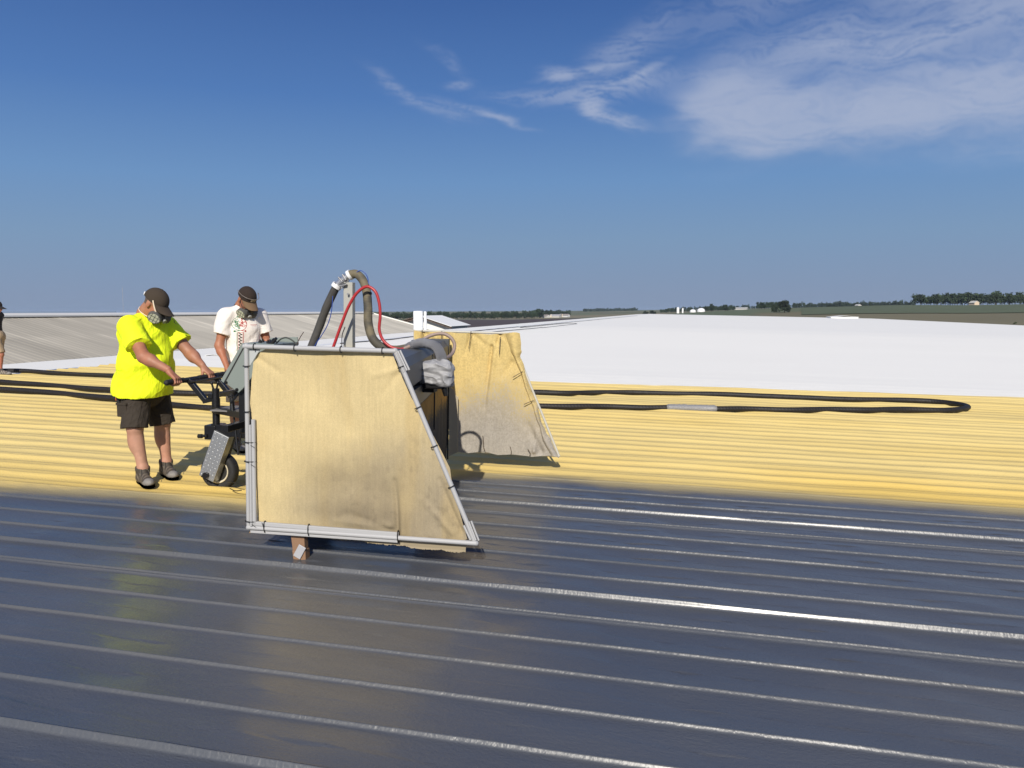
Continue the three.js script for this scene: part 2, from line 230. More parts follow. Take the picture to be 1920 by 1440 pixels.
  for (let i = 0; i < p.count; i++) { const x = RIDGE_X - (p.getX(i) + .5) * 4.4, t = p.getY(i) + .5, z = 12 - t * (12 - ROOF_END); p.setXYZ(i, x, planeY(RIDGE_X) + SLOPE * (x - RIDGE_X) + .012 * fbm(x, z * .7, 4, 2), z); const q = .97 + .03 * fbm(x * .4, z * .4, 3, 3); col.push(.90 * q, .88 * q, .81 * q); }
  g.setAttribute('color', new THREE.BufferAttribute(new Float32Array(col), 3)); g.computeVertexNormals();
  struct('roof_back_slope', g, white, 'white coated back slope of the roof beyond its ridge');
  // ridge cap: low folded flashing, its lower edge stands proud of the pans
  const capPoly = [[-.26, -.012], [-.255, .022], [0, .052], [.255, .034], [.26, .004], [.25, .004], [.245, .026], [0, .043], [-.25, .014], [-.25, -.012]];
  const cap = extr(capPoly, -255, 0, 0).translate(RIDGE_X, planeY(RIDGE_X), -20.5); 
  struct('ridge_cap', cap, std(.78, .785, .775, { roughness: .6 }), 'white folded ridge cap along the top of the roof');
  // walls under the roof
  const wall = std(.55, .55, .53, { roughness: .6 });
  struct('eave_wall', box(EAVE_X - .5, EAVE_X - .3, -8, planeY(EAVE_X) - .05, ROOF_END + .3, 20), wall, 'pale wall of the roofed building below its eave');
  struct('end_wall', extr([[RIDGE_X - 4, -8], [EAVE_X - .55, -8], [EAVE_X - .55, planeY(EAVE_X) - .08], [RIDGE_X, planeY(RIDGE_X) - .05], [RIDGE_X - 4, planeY(RIDGE_X) - .2]], 0, .2, 0).translate(0, 0, ROOF_END + .02), wall, 'pale end wall of the roofed building');
}

// ---------- neighbouring roof on the left ----------
{
  const b = thing('grey_roof_building', 'building with a steep ribbed grey metal roof beyond the white ridge on the left', 'building');
  const x0 = -17.9, y0 = .232, x1 = -22.75, y1 = 1.535, zA = 14, zB = -54, pitch = .26, zs = [];
  for (let z = zA; z > zB; z -= pitch) for (const o of [0, .035, .05, .075, .09]) zs.push([z - o, o === .05 || o === .075 ? .008 : 0]);
  const nx = 14, P = [], C = [], I = [];
  zs.forEach(([z, h], j) => { for (let i = 0; i <= nx; i++) { const t = i / nx, x = mix(x0, x1, t), n = fbm(z * 1.3, t * 2, 3, 4), pan = hsh(Math.floor(z / .9), Math.floor(t * 2.2), 4), far = sst(-22, -40, z); P.push(x, mix(y0, y1, t) + h, z); const st = fbm(z * 6, t * 3, 9, 3), k = .74 + .28 * n + .16 * (pan - .5) + .22 * (st - .5) + .25 * sst(.66, .72, st) * sst(.5, .7, n); const c = mix3([.50, .455, .365], [.64, .59, .48], far); C.push(c[0] * k, c[1] * k, c[2] * k); if (i < nx && j) { const a = (j - 1) * (nx + 1) + i, d = a + nx + 1; I.push(a, a + 1, d, a + 1, d + 1, d); } } });  // paler far end: brightening by view angle painted into the roof colour
  const g = new THREE.BufferGeometry(); g.setAttribute('position', new THREE.Float32BufferAttribute(P, 3)); g.setAttribute('color', new THREE.Float32BufferAttribute(C, 3)); g.setIndex(I); g.computeVertexNormals();
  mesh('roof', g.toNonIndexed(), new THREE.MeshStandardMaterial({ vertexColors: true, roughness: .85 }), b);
  mesh('ridge_cap', extr([[-.30, -.10], [-.295, -.055], [0, .045], [.42, -.035], [.42, -.085]].map(p => [p[0], p[1] + .02]), zB - .06, zA, .002).translate(x1, y1, 0), std(.66, .65, .61), b);
  mesh('rake_trim', bar([x0 + .05, y0 + .02, zB - .04], [x1, y1 + .02, zB - .04], .09, .1), std(.76, .75, .70), b);
  mesh('back_roof', bar([x1, y1 - .03, (zA + zB) / 2], [x1 - 5, y1 - 1.37, (zA + zB) / 2], zA - zB - .1, .03), std(.5, .48, .43), b);
  mesh('wall', extr([[x0 - .2, -8], [x0 - .2, y0 - .08], [x1, y1 - .1], [x1 - 4.8, y1 - 1.4], [x1 - 4.8, -8]], 0, .2, 0).translate(0, 0, zB + .3), std(.62, .60, .55), b);
}
{
  const b = thing('white_gabled_building', 'white gabled building with brown eaves behind the white tanks', 'building');
  const X = -24.9, Y = 1.17, A = [-27.6, .46], R = [-21.75, .16], z0 = -72, z1 = -78;
  const wp = std(.8, .79, .76);
  mesh('wall', extr([[A[0] + .3, -8], [R[0] - .3, -8], [R[0] - .3, R[1] - .1], [X, Y - .16], [A[0] + .3, A[1] - .1]], z1, z0, 0), wp, b);
  mesh('roof', bar([X + .02, Y, (z0 + z1) / 2 + .25], [R[0], R[1], (z0 + z1) / 2 + .25], z0 - z1 + .9, .05), std(.82, .82, .80), b);
  mesh('roof', bar([X - .02, Y, (z0 + z1) / 2 + .25], [A[0], A[1], (z0 + z1) / 2 + .25], z0 - z1 + .9, .05), std(.16, .11, .09), b);
  each('fascia_eave_shade', [bar([X, Y - .12, z0 + .5], [R[0], R[1] - .12, z0 + .5], .06, .16), bar([X, Y - .12, z0 + .5], [A[0], A[1] - .12, z0 + .5], .06, .16)], std(.13, .09, .075), b);  // dark brown boards; shadow under the right eave put into their colour
}
{
  const t = thing('white_tank', 'wide white upright tank standing beyond the ridge behind the far spray shield', 'tank', [-15.37, .27, -43.8]);
  mesh('shell', new THREE.LatheGeometry([[0, 0], [.285, 0], [.285, 1.30], [.278, 1.335], [.25, 1.352], [0, 1.365]].map(p => new THREE.Vector2(...p)), 32), std(.8, .81, .82, { roughness: .35 }), t);
  each('band', [new THREE.CylinderGeometry(.289, .289, .02, 32, 1, true).translate(0, .45, 0), new THREE.CylinderGeometry(.289, .289, .02, 32, 1, true).translate(0, .95, 0)], std(.7, .71, .72), t);
  const u = thing('white_flue', 'slim white flue pipe just right of the wide white tank', 'pipe', [-14.97, .26, -43.9]);
  mesh('pipe', new THREE.LatheGeometry([[0, 0], [.085, 0], [.085, 1.30], [.075, 1.33], [0, 1.34]].map(p => new THREE.Vector2(...p)), 20), std(.72, .73, .75, { roughness: .35 }), u);
  mesh('collar', new THREE.CylinderGeometry(.1, .1, .05, 20).translate(0, 1.22, 0), std(.6, .61, .63), u);
}
{
  const b = thing('roof_monitor', 'low white roof monitor on the far edge of the white roof', 'roof vent', [47.5, planeY(47.5) - .55, -268], 0);
  each('roof', [bar([-4.2, .95, 0], [0, 1.35, 0], 9, .06), bar([4.2, .95, 0], [0, 1.35, 0], 9, .06)], std(.8, .8, .79), b);
  mesh('wall', box(-4.0, 4.0, 0, .96, -4.3, 4.3, .02), std(.75, .75, .73), b);
  mesh('louvre', box(4.005, 4.06, .2, .85, -4, 4, .01), std(.05, .05, .05), b);
}

// ---------- land around ----------
const rise = (az, d) => 13.0 * sst(-11, 13, az) * sst(180, 950, d) * (1 + .15 * sst(14, 26, az)) + 7 * sst(1200, 3200, d);
const landY = (az, d) => -7.6 + rise(az, d) + 2.0 * (fbm(az * .22 + 7, d * .0011, 3, 2) - .5) * sst(200, 900, d);
const landAt = (az, d, up = 0) => [d * Math.sin(az * RAD), landY(az, d) + up, -d * Math.cos(az * RAD)];
{
  const rad = [2, 30, 60, 100, 140, 180, 220, 260, 300, 340, 380, 420, 460, 500, 560, 620, 680, 740, 800, 860, 920, 980, 1040, 1120, 1200, 1300, 1400, 1550, 1700, 1900, 2100, 2400, 2800, 3400, 4500, 6500, 9500], P = [], C = [], I = [], na = 360;
  const pal = [[.11, .125, .055], [.085, .115, .045], [.16, .145, .075], [.14, .125, .065], [.095, .12, .055], [.20, .17, .095]];
  rad.forEach((d, j) => { for (let i = 0; i <= na; i++) { const az = -180 + i, [x, y, z] = landAt(az, d); P.push(x, y - (j < 2 ? 2 : 0), z);
    const ca = Math.cos(.35), sa = Math.sin(.35), fx = Math.floor((x * ca + z * sa) / 420), fz = Math.floor((-x * sa + z * ca) / 190), n = .85 + .3 * fbm(x * .02, z * .02, 3, 3); let c = pal[Math.floor(hsh(fx, fz, 5) * 6)];
    if (az > 4 && az < 60 && d < 1000) c = d > 640 ? [.10, .115, .05] : [.15, .13, .065];
    C.push(c[0] * n, c[1] * n, c[2] * n); if (i < na && j) { const a = (j - 1) * (na + 1) + i, b = a + na + 1; I.push(a, a + 1, b, a + 1, b + 1, b); } } });
  const g = new THREE.BufferGeometry(); g.setAttribute('position', new THREE.Float32BufferAttribute(P, 3)); g.setAttribute('color', new THREE.Float32BufferAttribute(C, 3)); g.setIndex(I); g.computeVertexNormals();
  struct('ground', g, new THREE.MeshStandardMaterial({ vertexColors: true, roughness: .95 }), 'flat farmland of green and olive fields out to the horizon');
  const patch = (name, a0, a1, d0, d1, up, color, label, n = 24, m = 14) => { const P = [], C = [], I = []; for (let j = 0; j <= m; j++) for (let i = 0; i <= n; i++) { const az = mix(a0, a1, i / n), d = mix(d0, d1, j / m), [x, y, z] = landAt(az, d, up); P.push(x, y, z); const k = .85 + .3 * fbm(x * .03, z * .1, 8, 3); C.push(color[0] * k, color[1] * k, color[2] * k); if (i < n && j < m) { const a = j * (n + 1) + i, b = a + n + 1; I.push(a, a + 1, b, a + 1, b + 1, b); } }
    const g = new THREE.BufferGeometry(); g.setAttribute('position', new THREE.Float32BufferAttribute(P, 3)); g.setAttribute('color', new THREE.Float32BufferAttribute(C, 3)); g.setIndex(I); g.computeVertexNormals(); struct(name, g, new THREE.MeshStandardMaterial({ vertexColors: true, roughness: .95 }), label); };
  patch('ploughed_field', -34, -6.0, 300, 830, .35, [.062, .040, .034], 'dark brown ploughed field left of centre');
  patch('gravel_road', -19, -11.5, 842, 852, .6, [.50, .46, .40], 'pale gravel road along the far edge of the brown field');
  patch('stubble_field', 6.6, 16, 990, 1110, .5, [.20, .165, .085], 'pale tan field strip between green fields');
  patch('crop_field', 7.5, 34, 560, 850, .35, [.085, .105, .045], 'dark green crop field in front of the right hand wood');
}
// tree kinds: trunk and an uneven crown of many leaf clumps
const leafMat = new THREE.MeshStandardMaterial({ vertexColors: true, roughness: .9 });
function crownGeo(n, w, h, low, tone, leaves) {
  const list = [], P = [], C = [];
  for (let i = 0; i < n; i++) {
    const a = rnd() * 6.283, t = rnd(), y = low + (h - low) * (.18 + .74 * t), R = w * .5 * Math.sqrt(Math.max(.05, 1 - Math.pow((t - .35) / .72, 2))) * Math.sqrt(rnd()) * .92, s = w * rr(.15, .27), c = V(Math.cos(a) * R, y, Math.sin(a) * R), k0 = rr(.65, 1.3);
    for (let q = 0; q < leaves; q++) { const d = V(rr(-1, 1), rr(-.8, 1), rr(-1, 1)).normalize().multiplyScalar(s * Math.cbrt(rnd())), e = s * rr(.22, .42), o = c.clone().add(d), u = V(rr(-1, 1), rr(-1, 1), rr(-1, 1)).normalize(), v = V(rr(-1, 1), rr(-1, 1), rr(-1, 1)).cross(u).normalize(), k = k0 * rr(.7, 1.35);
      for (const [p, m] of [[-1, -.6], [1, -.5], [.1, 1]]) { const w2 = o.clone().addScaledVector(u, p * e).addScaledVector(v, m * e); P.push(w2.x, Math.max(w2.y, low * .5), w2.z); C.push(tone[0] * k, tone[1] * k, tone[2] * k); } }
  }
  const g = new THREE.BufferGeometry(); g.setAttribute('position', new THREE.Float32BufferAttribute(P, 3)); g.setAttribute('color', new THREE.Float32BufferAttribute(C, 3)); g.computeVertexNormals(); return g;
}
const trunkGeo = (h, w) => colorize(join([rod([0, -.3, 0], [.03 * w, h * .55, 0], w * .035, w * .018, 7), rod([0, h * .35, 0], [w * .2, h * .65, w * .05], w * .016, w * .008, 5), rod([0, h * .3, 0], [-w * .18, h * .6, -w * .08], w * .016, w * .008, 5)]), () => [.05, .04, .03]);
function wood(name, label, spots, tone, hs) {
  const kinds = [0, 1, 2].map(i => join([crownGeo(16, rr(.8, 1.0), 1, .10, tone, 26), trunkGeo(1, 1)]));
  const per = [[], [], []]; spots.forEach((s, i) => per[i % 3].push(s));
  const im = per.map((l, i) => { const m = new THREE.InstancedMesh(kinds[i], leafMat, l.length), q = new THREE.Object3D(); l.forEach((s, j) => { const hgt = rr(...hs); q.position.set(...landAt(s[0], s[1], -.2)); q.rotation.y = rnd() * 6.28; q.scale.set(hgt * rr(.75, 1.15), hgt, hgt * rr(.75, 1.15)); q.updateMatrix(); m.setMatrixAt(j, q.matrix); const k = rr(.75, 1.25); m.setColorAt(j, new THREE.Color().setRGB(k, k, k * rr(.85, 1.1))); }); m.castShadow = true; return m; });
  const o = new THREE.Group(); o.name = numbered(name); o.userData = { label, category: 'wood', kind: 'stuff' }; im.forEach((m, i) => { m.name = 'tree_mass'; m.userData.kind = 'stuff'; o.add(m); }); scene.add(o);
}
const row = (a0, a1, d0, d1, n) => Array.from({ length: n }, (_, i) => [mix(a0, a1, (i + rnd()) / n), rr(d0, d1)]);
wood('tree_line', 'dark green wood along the far side of the brown ploughed field', [...row(-27, -10.8, 890, 930, 90), ...row(-27, -10.8, 930, 1010, 60)], [.032, .052, .026], [6.2, 9.4]);
wood('tree_line', 'tall dark wood beyond the crop field at the right edge', [...row(14.35, 34, 865, 890, 110), ...row(14.8, 34, 890, 960, 90)], [.030, .047, .022], [7.6, 12]);
wood('tree_line', 'thin hazy tree line on the horizon right of centre', [...row(-1.6, 14.4, 1700, 1900, 150), ...row(7, 14.4, 1350, 1400, 60)], [.035, .055, .030], [5, 9.5]);
wood('tree_line', 'faint distant tree line on the horizon beside the small town', [...row(-7.4, -3.6, 2300, 2500, 60), ...row(-11, -8.4, 1120, 1190, 34)], [.035, .055, .032], [6, 10]);
wood('hedge_row', 'low dark hedge between fields right of the white domes', [...row(1.0, 3.2, 1080, 1120, 26), ...row(4.6, 6.2, 900, 930, 22), ...row(-2.0, .2, 1250, 1300, 16)], [.030, .050, .024], [4.5, 7.5]);
function tree(label, az, d, h, w, tone) { const t = thing('tree', label, 'tree', landAt(az, d, -.1), rnd() * 6, null); mesh('crown', crownGeo(30, w, h, h * .08, tone, 34), leafMat, t); mesh('trunk', trunkGeo(h, w), leafMat, t); return t; }
tree('broad round dark tree rising just behind the white roof edge', 6.4, 640, 8.8, 8.4, [.022, .034, .016]);
tree('small dark tree left of the broad round tree, touching it', 5.75, 650, 5.2, 4.4, [.026, .042, .020]);
tree('dark tree right of the two white domes', 1.55, 900, 8.2, 6.4, [.026, .042, .02]);
tree('bushy tree beside a hedge, second right of the two white domes', 2.5, 900, 6.4, 6.2, [.030, .048, .024]);
tree('squat dark tree alone near where the white roof meets the horizon', -2.55, 860, 5.0, 7.2, [.022, .034, .020]);
tree('squat dark tree joined to the left of the lone one at the roof peak', -3.0, 865, 4.4, 6.4, [.024, .036, .021]);
tree('tall dark tree at the left end of the small town', -10.6, 1000, 10.5, 11, [.026, .044, .022]);
function house(label, az, d, w, h, wallC, roofC, turn, name = 'house') {
  const t = thing(name, label, 'house', landAt(az, d), turn); const k = w * .36;
  mesh('wall', extr([[-k, 0], [k, 0], [k, h * .6], [0, h * .95], [-k, h * .6]], -w / 2, w / 2, .02), wallC, t);
  each('roof', [bar([-k * 1.15, h * .55, 0], [0, h, 0], w * 1.06, .25), bar([k * 1.15, h * .55, 0], [0, h, 0], w * 1.06, .25)], roofC, t);
  for (const s of [-.25, .25]) mesh('window', box(k + .01, k + .06, h * .22, h * .42, s * w - .6, s * w + .6, .01), std(.08, .09, .1, { roughness: .2 }), t);
}
const hw = std(.56, .55, .52), hr = std(.28, .25, .23), hg = std(.42, .42, .43), tanW = std(.62, .54, .42);
house('white house at the left of the distant town', -10.1, 1010, 8, 4, hw, hr, .9);
house('tan house second from left in the distant town', -9.75, 1040, 7.5, 4.2, tanW, hg, .3);
house('long white house in the middle of the distant town', -9.35, 1015, 11, 3.8, hw, hg, 1.3);
house('cream house with a dark roof right of the middle of the town', -9.0, 1050, 7, 4.4, tanW, hr, .6);
house('pale grey house at the right end of the distant town', -8.65, 1030, 7.5, 4.2, std(.6, .6, .6), hr, 1.1);
house('small tan farmhouse set into the tall wood on the right', 17.65, 862, 7, 4.2, std(.60, .48, .36), hw, .4);
house('long low white shed on the rise left of the broad tree', 3.55, 1490, 22, 4, hw, hw, 1.4, 'shed');
house('small white farm building far off under the right tree line', 11.0, 1340, 8, 4, hw, hw, .5, 'shed');
for (const [az, d, w, h, label] of [[.28, 1000, 7.5, 3.6, 'left of two white domed storage buildings on the horizon'], [.84, 990, 9.5, 4.6, 'right and larger of two white domed storage buildings on the horizon']]) {
  const t = thing('domed_store', label, 'dome', landAt(az, d)); const f = std(.82, .82, .82, { roughness: .5 });
  mesh('dome', new THREE.SphereGeometry(w / 2, 24, 12, 0, 6.2832, 0, Math.PI / 2).scale(1, h * .75 / (w / 2), 1).translate(0, h * .3, 0), f, t); mesh('wall', new THREE.CylinderGeometry(w / 2, w / 2, h * .3, 24).translate(0, h * .15, 0), f, t);
}
for (const [az, d, r, h, label] of [[-.75, 960, 1.6, 6.5, 'wide white silo left of the white domes'], [-.42, 960, 1.0, 5.5, 'slim white silo beside the wide white one']]) {
  const t = thing('silo', label, 'silo', landAt(az, d)); const f = std(.82, .82, .82, { roughness: .5 });
  mesh('shell', new THREE.CylinderGeometry(r, r, h, 20).translate(0, h / 2, 0), f, t); mesh('cone_roof', new THREE.ConeGeometry(r * 1.05, r * .7, 20).translate(0, h + r * .35, 0), f, t);
}
{ // radio mast, far left
  const t = thing('radio_mast', 'thin radio mast on the horizon behind the worker in yellow', 'mast', landAt(-38.7, 900)); const H = 36, steel = std(.42, .43, .45), g = [];
  for (let i = 0; i < 3; i++) { const a = i * 2.094, p = (y) => [Math.cos(a) * 0.20, y, Math.sin(a) * 0.20]; g.push(rod(p(0), p(H), .045, .04, 6)); }
  mesh('leg', g, steel, t); const l = []; for (let y = 0; y < H - 1.5; y += 1.5) for (let i = 0; i < 3; i++) { const a = i * 2.094, b = a + 2.094; l.push(rod([Math.cos(a) * 0.20, y, Math.sin(a) * 0.20], [Math.cos(b) * 0.20, y + 1.5, Math.sin(b) * 0.20], .02, .02, 4)); } mesh('lattice', l, steel, t);
}
{ // shoots of a young tree that show over the eave
  const t = thing('sapling', 'leafy shoots of a sapling rising over the eave at the right edge', 'sapling', [62.3, -7.6, -172]); const st = [], P = [];
  mesh('stem', [rod([0, 0, 0], [.2, 5.8, 0], .08, .02, 7), rod([.1, 3.5, 0], [-1.3, 5.6, .2], .03, .01, 5), rod([.1, 3.9, 0], [1.3, 5.5, -.2], .03, .01, 5)], std(.06, .045, .03), t);
  mesh('foliage', join([crownGeo(7, 1.2, 6.7, 4.6, [.03, .05, .02], 30), crownGeo(5, .9, 6.0, 4.6, [.03, .05, .02], 24).translate(-1.3, 0, 0), crownGeo(5, .9, 6.0, 4.6, [.03, .05, .02], 24).translate(1.2, 0, 0)]), leafMat, t);
}

// ---------- hoses lying on the roof ----------
const black = std(.018, .014, .012, { roughness: .5 });
function roofHose(pts, r, name, label, mat, group) {
  const c = new THREE.CatmullRomCurve3(pts.map(p => V(p[0], 0, p[1])), false, 'centripetal'), n = Math.max(60, Math.round(c.getLength() / .07)), q = [];
  for (let i = 0; i <= n; i++) { const p = c.getPointAt(i / n), s = i / n * c.getLength(); p.z += (fbm(s * .9, r * 90, 1, 2) - .5) * r * 2.2; p.y = planeY(p.x) + (p.z < -60 ? .01 : .036) + r * .8 + (fbm(s * .8, 3, r * 50, 2) - .4) * r * .6; q.push(p); }
  const m = mesh(name, tube(q, r, n, 10, (t, e) => .86 + .36 * fbm(t * n * .075, r * 31, 5, 3)), mat); tag(m, label, 'hose', group); return q;
}
const wrapBump = tex(256, 128, (u, v) => { const h = tfbm(u, v, 20, 10, 3, 4) * .6 + .4 * Math.abs(Math.sin((u * 24 + v * 2) * Math.PI)); return [h, h, h]; }, false, true); wrapBump.repeat.set(30, 1);
const wrapMat = std(.010, .008, .0075, { roughness: .62, bumpMap: wrapBump, bumpScale: .005 });
roofHose([[-14.6, -13.7], [-13.98, -13.66], [-13.25, -13.73], [-12.36, -13.61], [-11.29, -13.59], [-10.02, -13.43], [-8.92, -13.35], [-7.64, -13.2], [-6, -12.6], [-4.6, -10.6], [-4.2, -8.2], [-4.05, -7.0]], .042, 'supply_hose', 'black wrapped hose passing the shoes of the person at the left edge', wrapMat);
const looped = roofHose([[-13.2, -11.9], [-12.06, -11.77], [-11.31, -11.7], [-10.52, -11.56], [-9.46, -11.37], [-8.3, -11.45], [-7.62, -11.54], [-6.4, -11.7], [-5, -12.6], [-3.63, -13.6], [-2.65, -13.83], [-2.14, -13.95], [-1.71, -14.3], [-1.05, -14.6], [-.08, -14.69], [1.06, -14.89], [1.98, -14.91], [2.88, -14.95], [3.81, -15.14], [4.25, -15.15], [4.52, -14.9], [4.6, -14.5], [4.4, -14.12], [4.04, -13.83], [3.46, -13.68], [2.74, -13.36], [2.17, -13.2], [1.56, -12.92], [.92, -12.80], [.46, -12.61], [-.27, -12.52], [-.72, -12.38], [-1.22, -12.3], [-1.69, -12.12], [-2.21, -11.98], [-3.14, -11.76], [-4.3, -11.0], [-5.64, -10.06], [-6.61, -9.93], [-7.15, -10.03], [-8.69, -10.43], [-9.61, -10.62], [-10.33, -10.7], [-11.07, -10.79], [-12.2, -10.9]], .045, 'supply_hose', 'black wrapped hose laid in a long loop across the yellow foam to the right', wrapMat);
{ const q = looped.filter(p => p.x > -.32 && p.x < .47 && p.z > -13.2); tag(mesh('tape_wrap', tube(q, .0565, 60, 12, (t) => .95 + .09 * vn(t * 38, 3) + .06 * vn(t * 9, 1)), std(.27, .27, .28, { roughness: .42, metalness: .2, bumpMap: wrapBump, bumpScale: .004 })), 'silver tape wrapped round the looped black hose on the foam', 'tape'); }
roofHose([[-13.2, -28.5], [-13.05, -31], [-12.9, -33], [-13.1, -36.5], [-13.0, -40], [-12.9, -45]], .02, 'thin_hose', 'thin dark hose lying beside the ridge left of the white tank', black);
roofHose([[-13.0, -44], [-12.95, -50], [-12.9, -58], [-12.8, -70], [-12.75, -84], [-12.6, -97], [-12.5, -120], [-12.4, -150], [-12.2, -195]], .022, 'thin_hose', 'thin dark hose running away beside the ridge to the far end of the white roof', black);
roofHose([[-12.0, -42], [-11.7, -46], [-11.4, -51], [-11.05, -58], [-10.95, -68], [-10.85, -76], [-11.1, -79.5], [-11.7, -80], [-12.2, -76], [-12.35, -66], [-12.3, -58]], .020, 'thin_hose', 'thin dark hose laid in a narrow far loop on the white roof', black);

// ---------- the spray rig ----------
const rig = thing('spray_rig', 'wheeled foam spraying rig with two yellow cloth side shields, hoses and a black push handle', 'machine', [-2.67, planeY(-2.67) + .012, -4.38]);
rig.rotation.set(0, 2.5 * RAD, -1.4 * RAD, 'ZYX');
const M = {
  pvc: std(.40, .40, .405, { roughness: .42 }), tie: std(.012, .012, .012, { roughness: .5 }), blk: std(.010, .010, .011, { roughness: .34 }), blkMatte: std(.016, .016, .016, { roughness: .7 }),
  box: std(.205, .235, .215, { roughness: .45 }), boxEdge: std(.16, .185, .17, { roughness: .45 }), bolt: std(.02, .02, .02, { roughness: .3, metalness: .4 }),
  alu: std(.55, .56, .58, { roughness: .33, metalness: .75 }), steel: std(.34, .34, .35, { roughness: .4, metalness: .6 }), post: std(.40, .395, .36, { roughness: .5, metalness: .15 }),
  grey: std(.072, .078, .086, { roughness: .5 }), greyD: std(.052, .056, .062, { roughness: .5 }), rubber: std(.016, .016, .017, { roughness: .75 }), cream: std(.62, .56, .42, { roughness: .5 }), white: std(.78, .78, .78, { roughness: .45 }),
  red: std(.40, .030, .034, { roughness: .38 }), brown: std(.30, .225, .19, { roughness: .6 }), blue: std(.03, .07, .30, { roughness: .4 }), wood: std(.25, .145, .085, { roughness: .8 }),
};
const weave = tex(512, 512, (u, v, i, j) => { const h = .5 + .16 * Math.sin(i * Math.PI / 2) * 1 + .16 * Math.sin(j * Math.PI / 2) + .5 * (tfbm(u, v, 40, 14, 3, 4) - .5) + .25 * (tfbm(u, v, 9, 9, 6, 3) - .5); return [h, h, h]; }, false, true); weave.repeat.set(2.2, 2.2);
// cloth sheet between a left and a right outline (both lists of [x, y] from top to bottom), with folds f(x, y)
function cloth(L, R, T, B, n, m, f, z0) {
  const at = (l, t) => { const s = t * (l.length - 1), i = Math.min(l.length - 2, Math.floor(s)), k = s - i; return [mix(l[i][0], l[i + 1][0], k), mix(l[i][1], l[i + 1][1], k)]; };
  const P = [], U = [], I = [];
  for (let j = 0; j <= m; j++) for (let i = 0; i <= n; i++) {
    const u = i / n, v = j / m, a = at(L, v), b = at(R, v), c = at(T, u), d = at(B, u), p = [0, 1].map(k => mix(a[k], b[k], u) + mix(c[k], d[k], v) - mix(mix(T[0][k], T[T.length - 1][k], u), mix(B[0][k], B[B.length - 1][k], u), v));
    P.push(p[0], p[1], z0 + f(p[0], p[1], u, v)); U.push(p[0] / 1.65, p[1] / 1.4); if (i < n && j < m) { const q = j * (n + 1) + i; I.push(q, q + n + 1, q + 1, q + 1, q + n + 1, q + n + 2); }
  }
  const g = new THREE.BufferGeometry(); g.setAttribute('position', new THREE.Float32BufferAttribute(P, 3)); g.setAttribute('uv', new THREE.Float32BufferAttribute(U, 2)); g.setIndex(I); g.computeVertexNormals(); return g;
}
// near shield
const nearMap = tex(800, 800, (u, v) => {
  const x = u * 1.65, y = v * 1.4, warp = (fbm(x * 3, y * 3, 21, 4) - .5) * .5;
  const grey = sst(.35, 1.1, x * .62 + (1.0 - y) * .72 - .12 + warp), str = tfbm(u, v, 180, 9, 4, 3), blot = fbm(x * 5, y * 4, 24, 4), sp = vn(x * 260, y * 260, 3), spots = sst(.62, .8, fbm(x * 26, y * 22, 26, 3));
  let c = mix3([.815, .738, .552], [.672, .618, .512], clamp(grey * 1.0)); c = mix3(c, [.76, .66, .45], .40 * sst(.5, .75, fbm(x * 7, y * 1.3, 31, 3)));
  const sm = (X, Y, w, h) => Math.exp(-Math.pow((x - X) / w, 2) - Math.pow((y - Y) / h, 2)) * (.35 + 1.0 * fbm(x * 9, y * 9, 33, 4));
  const dirt = clamp(.42 * grey * (blot - .2) + .55 * sm(.64, .30, .22, .09) + .35 * sm(.50, .55, .22, .15) + .28 * sm(.82, .50, .16, .16) + .30 * sm(.92, .25, .14, .10) + .16 * spots * grey);
  c = mix3(c, [.385, .345, .285], dirt); const k = .965 + .06 * (str - .5) + .07 * (sp - .5) + .08 * (blot - .5); return c.map(q => q * k);
}, true);
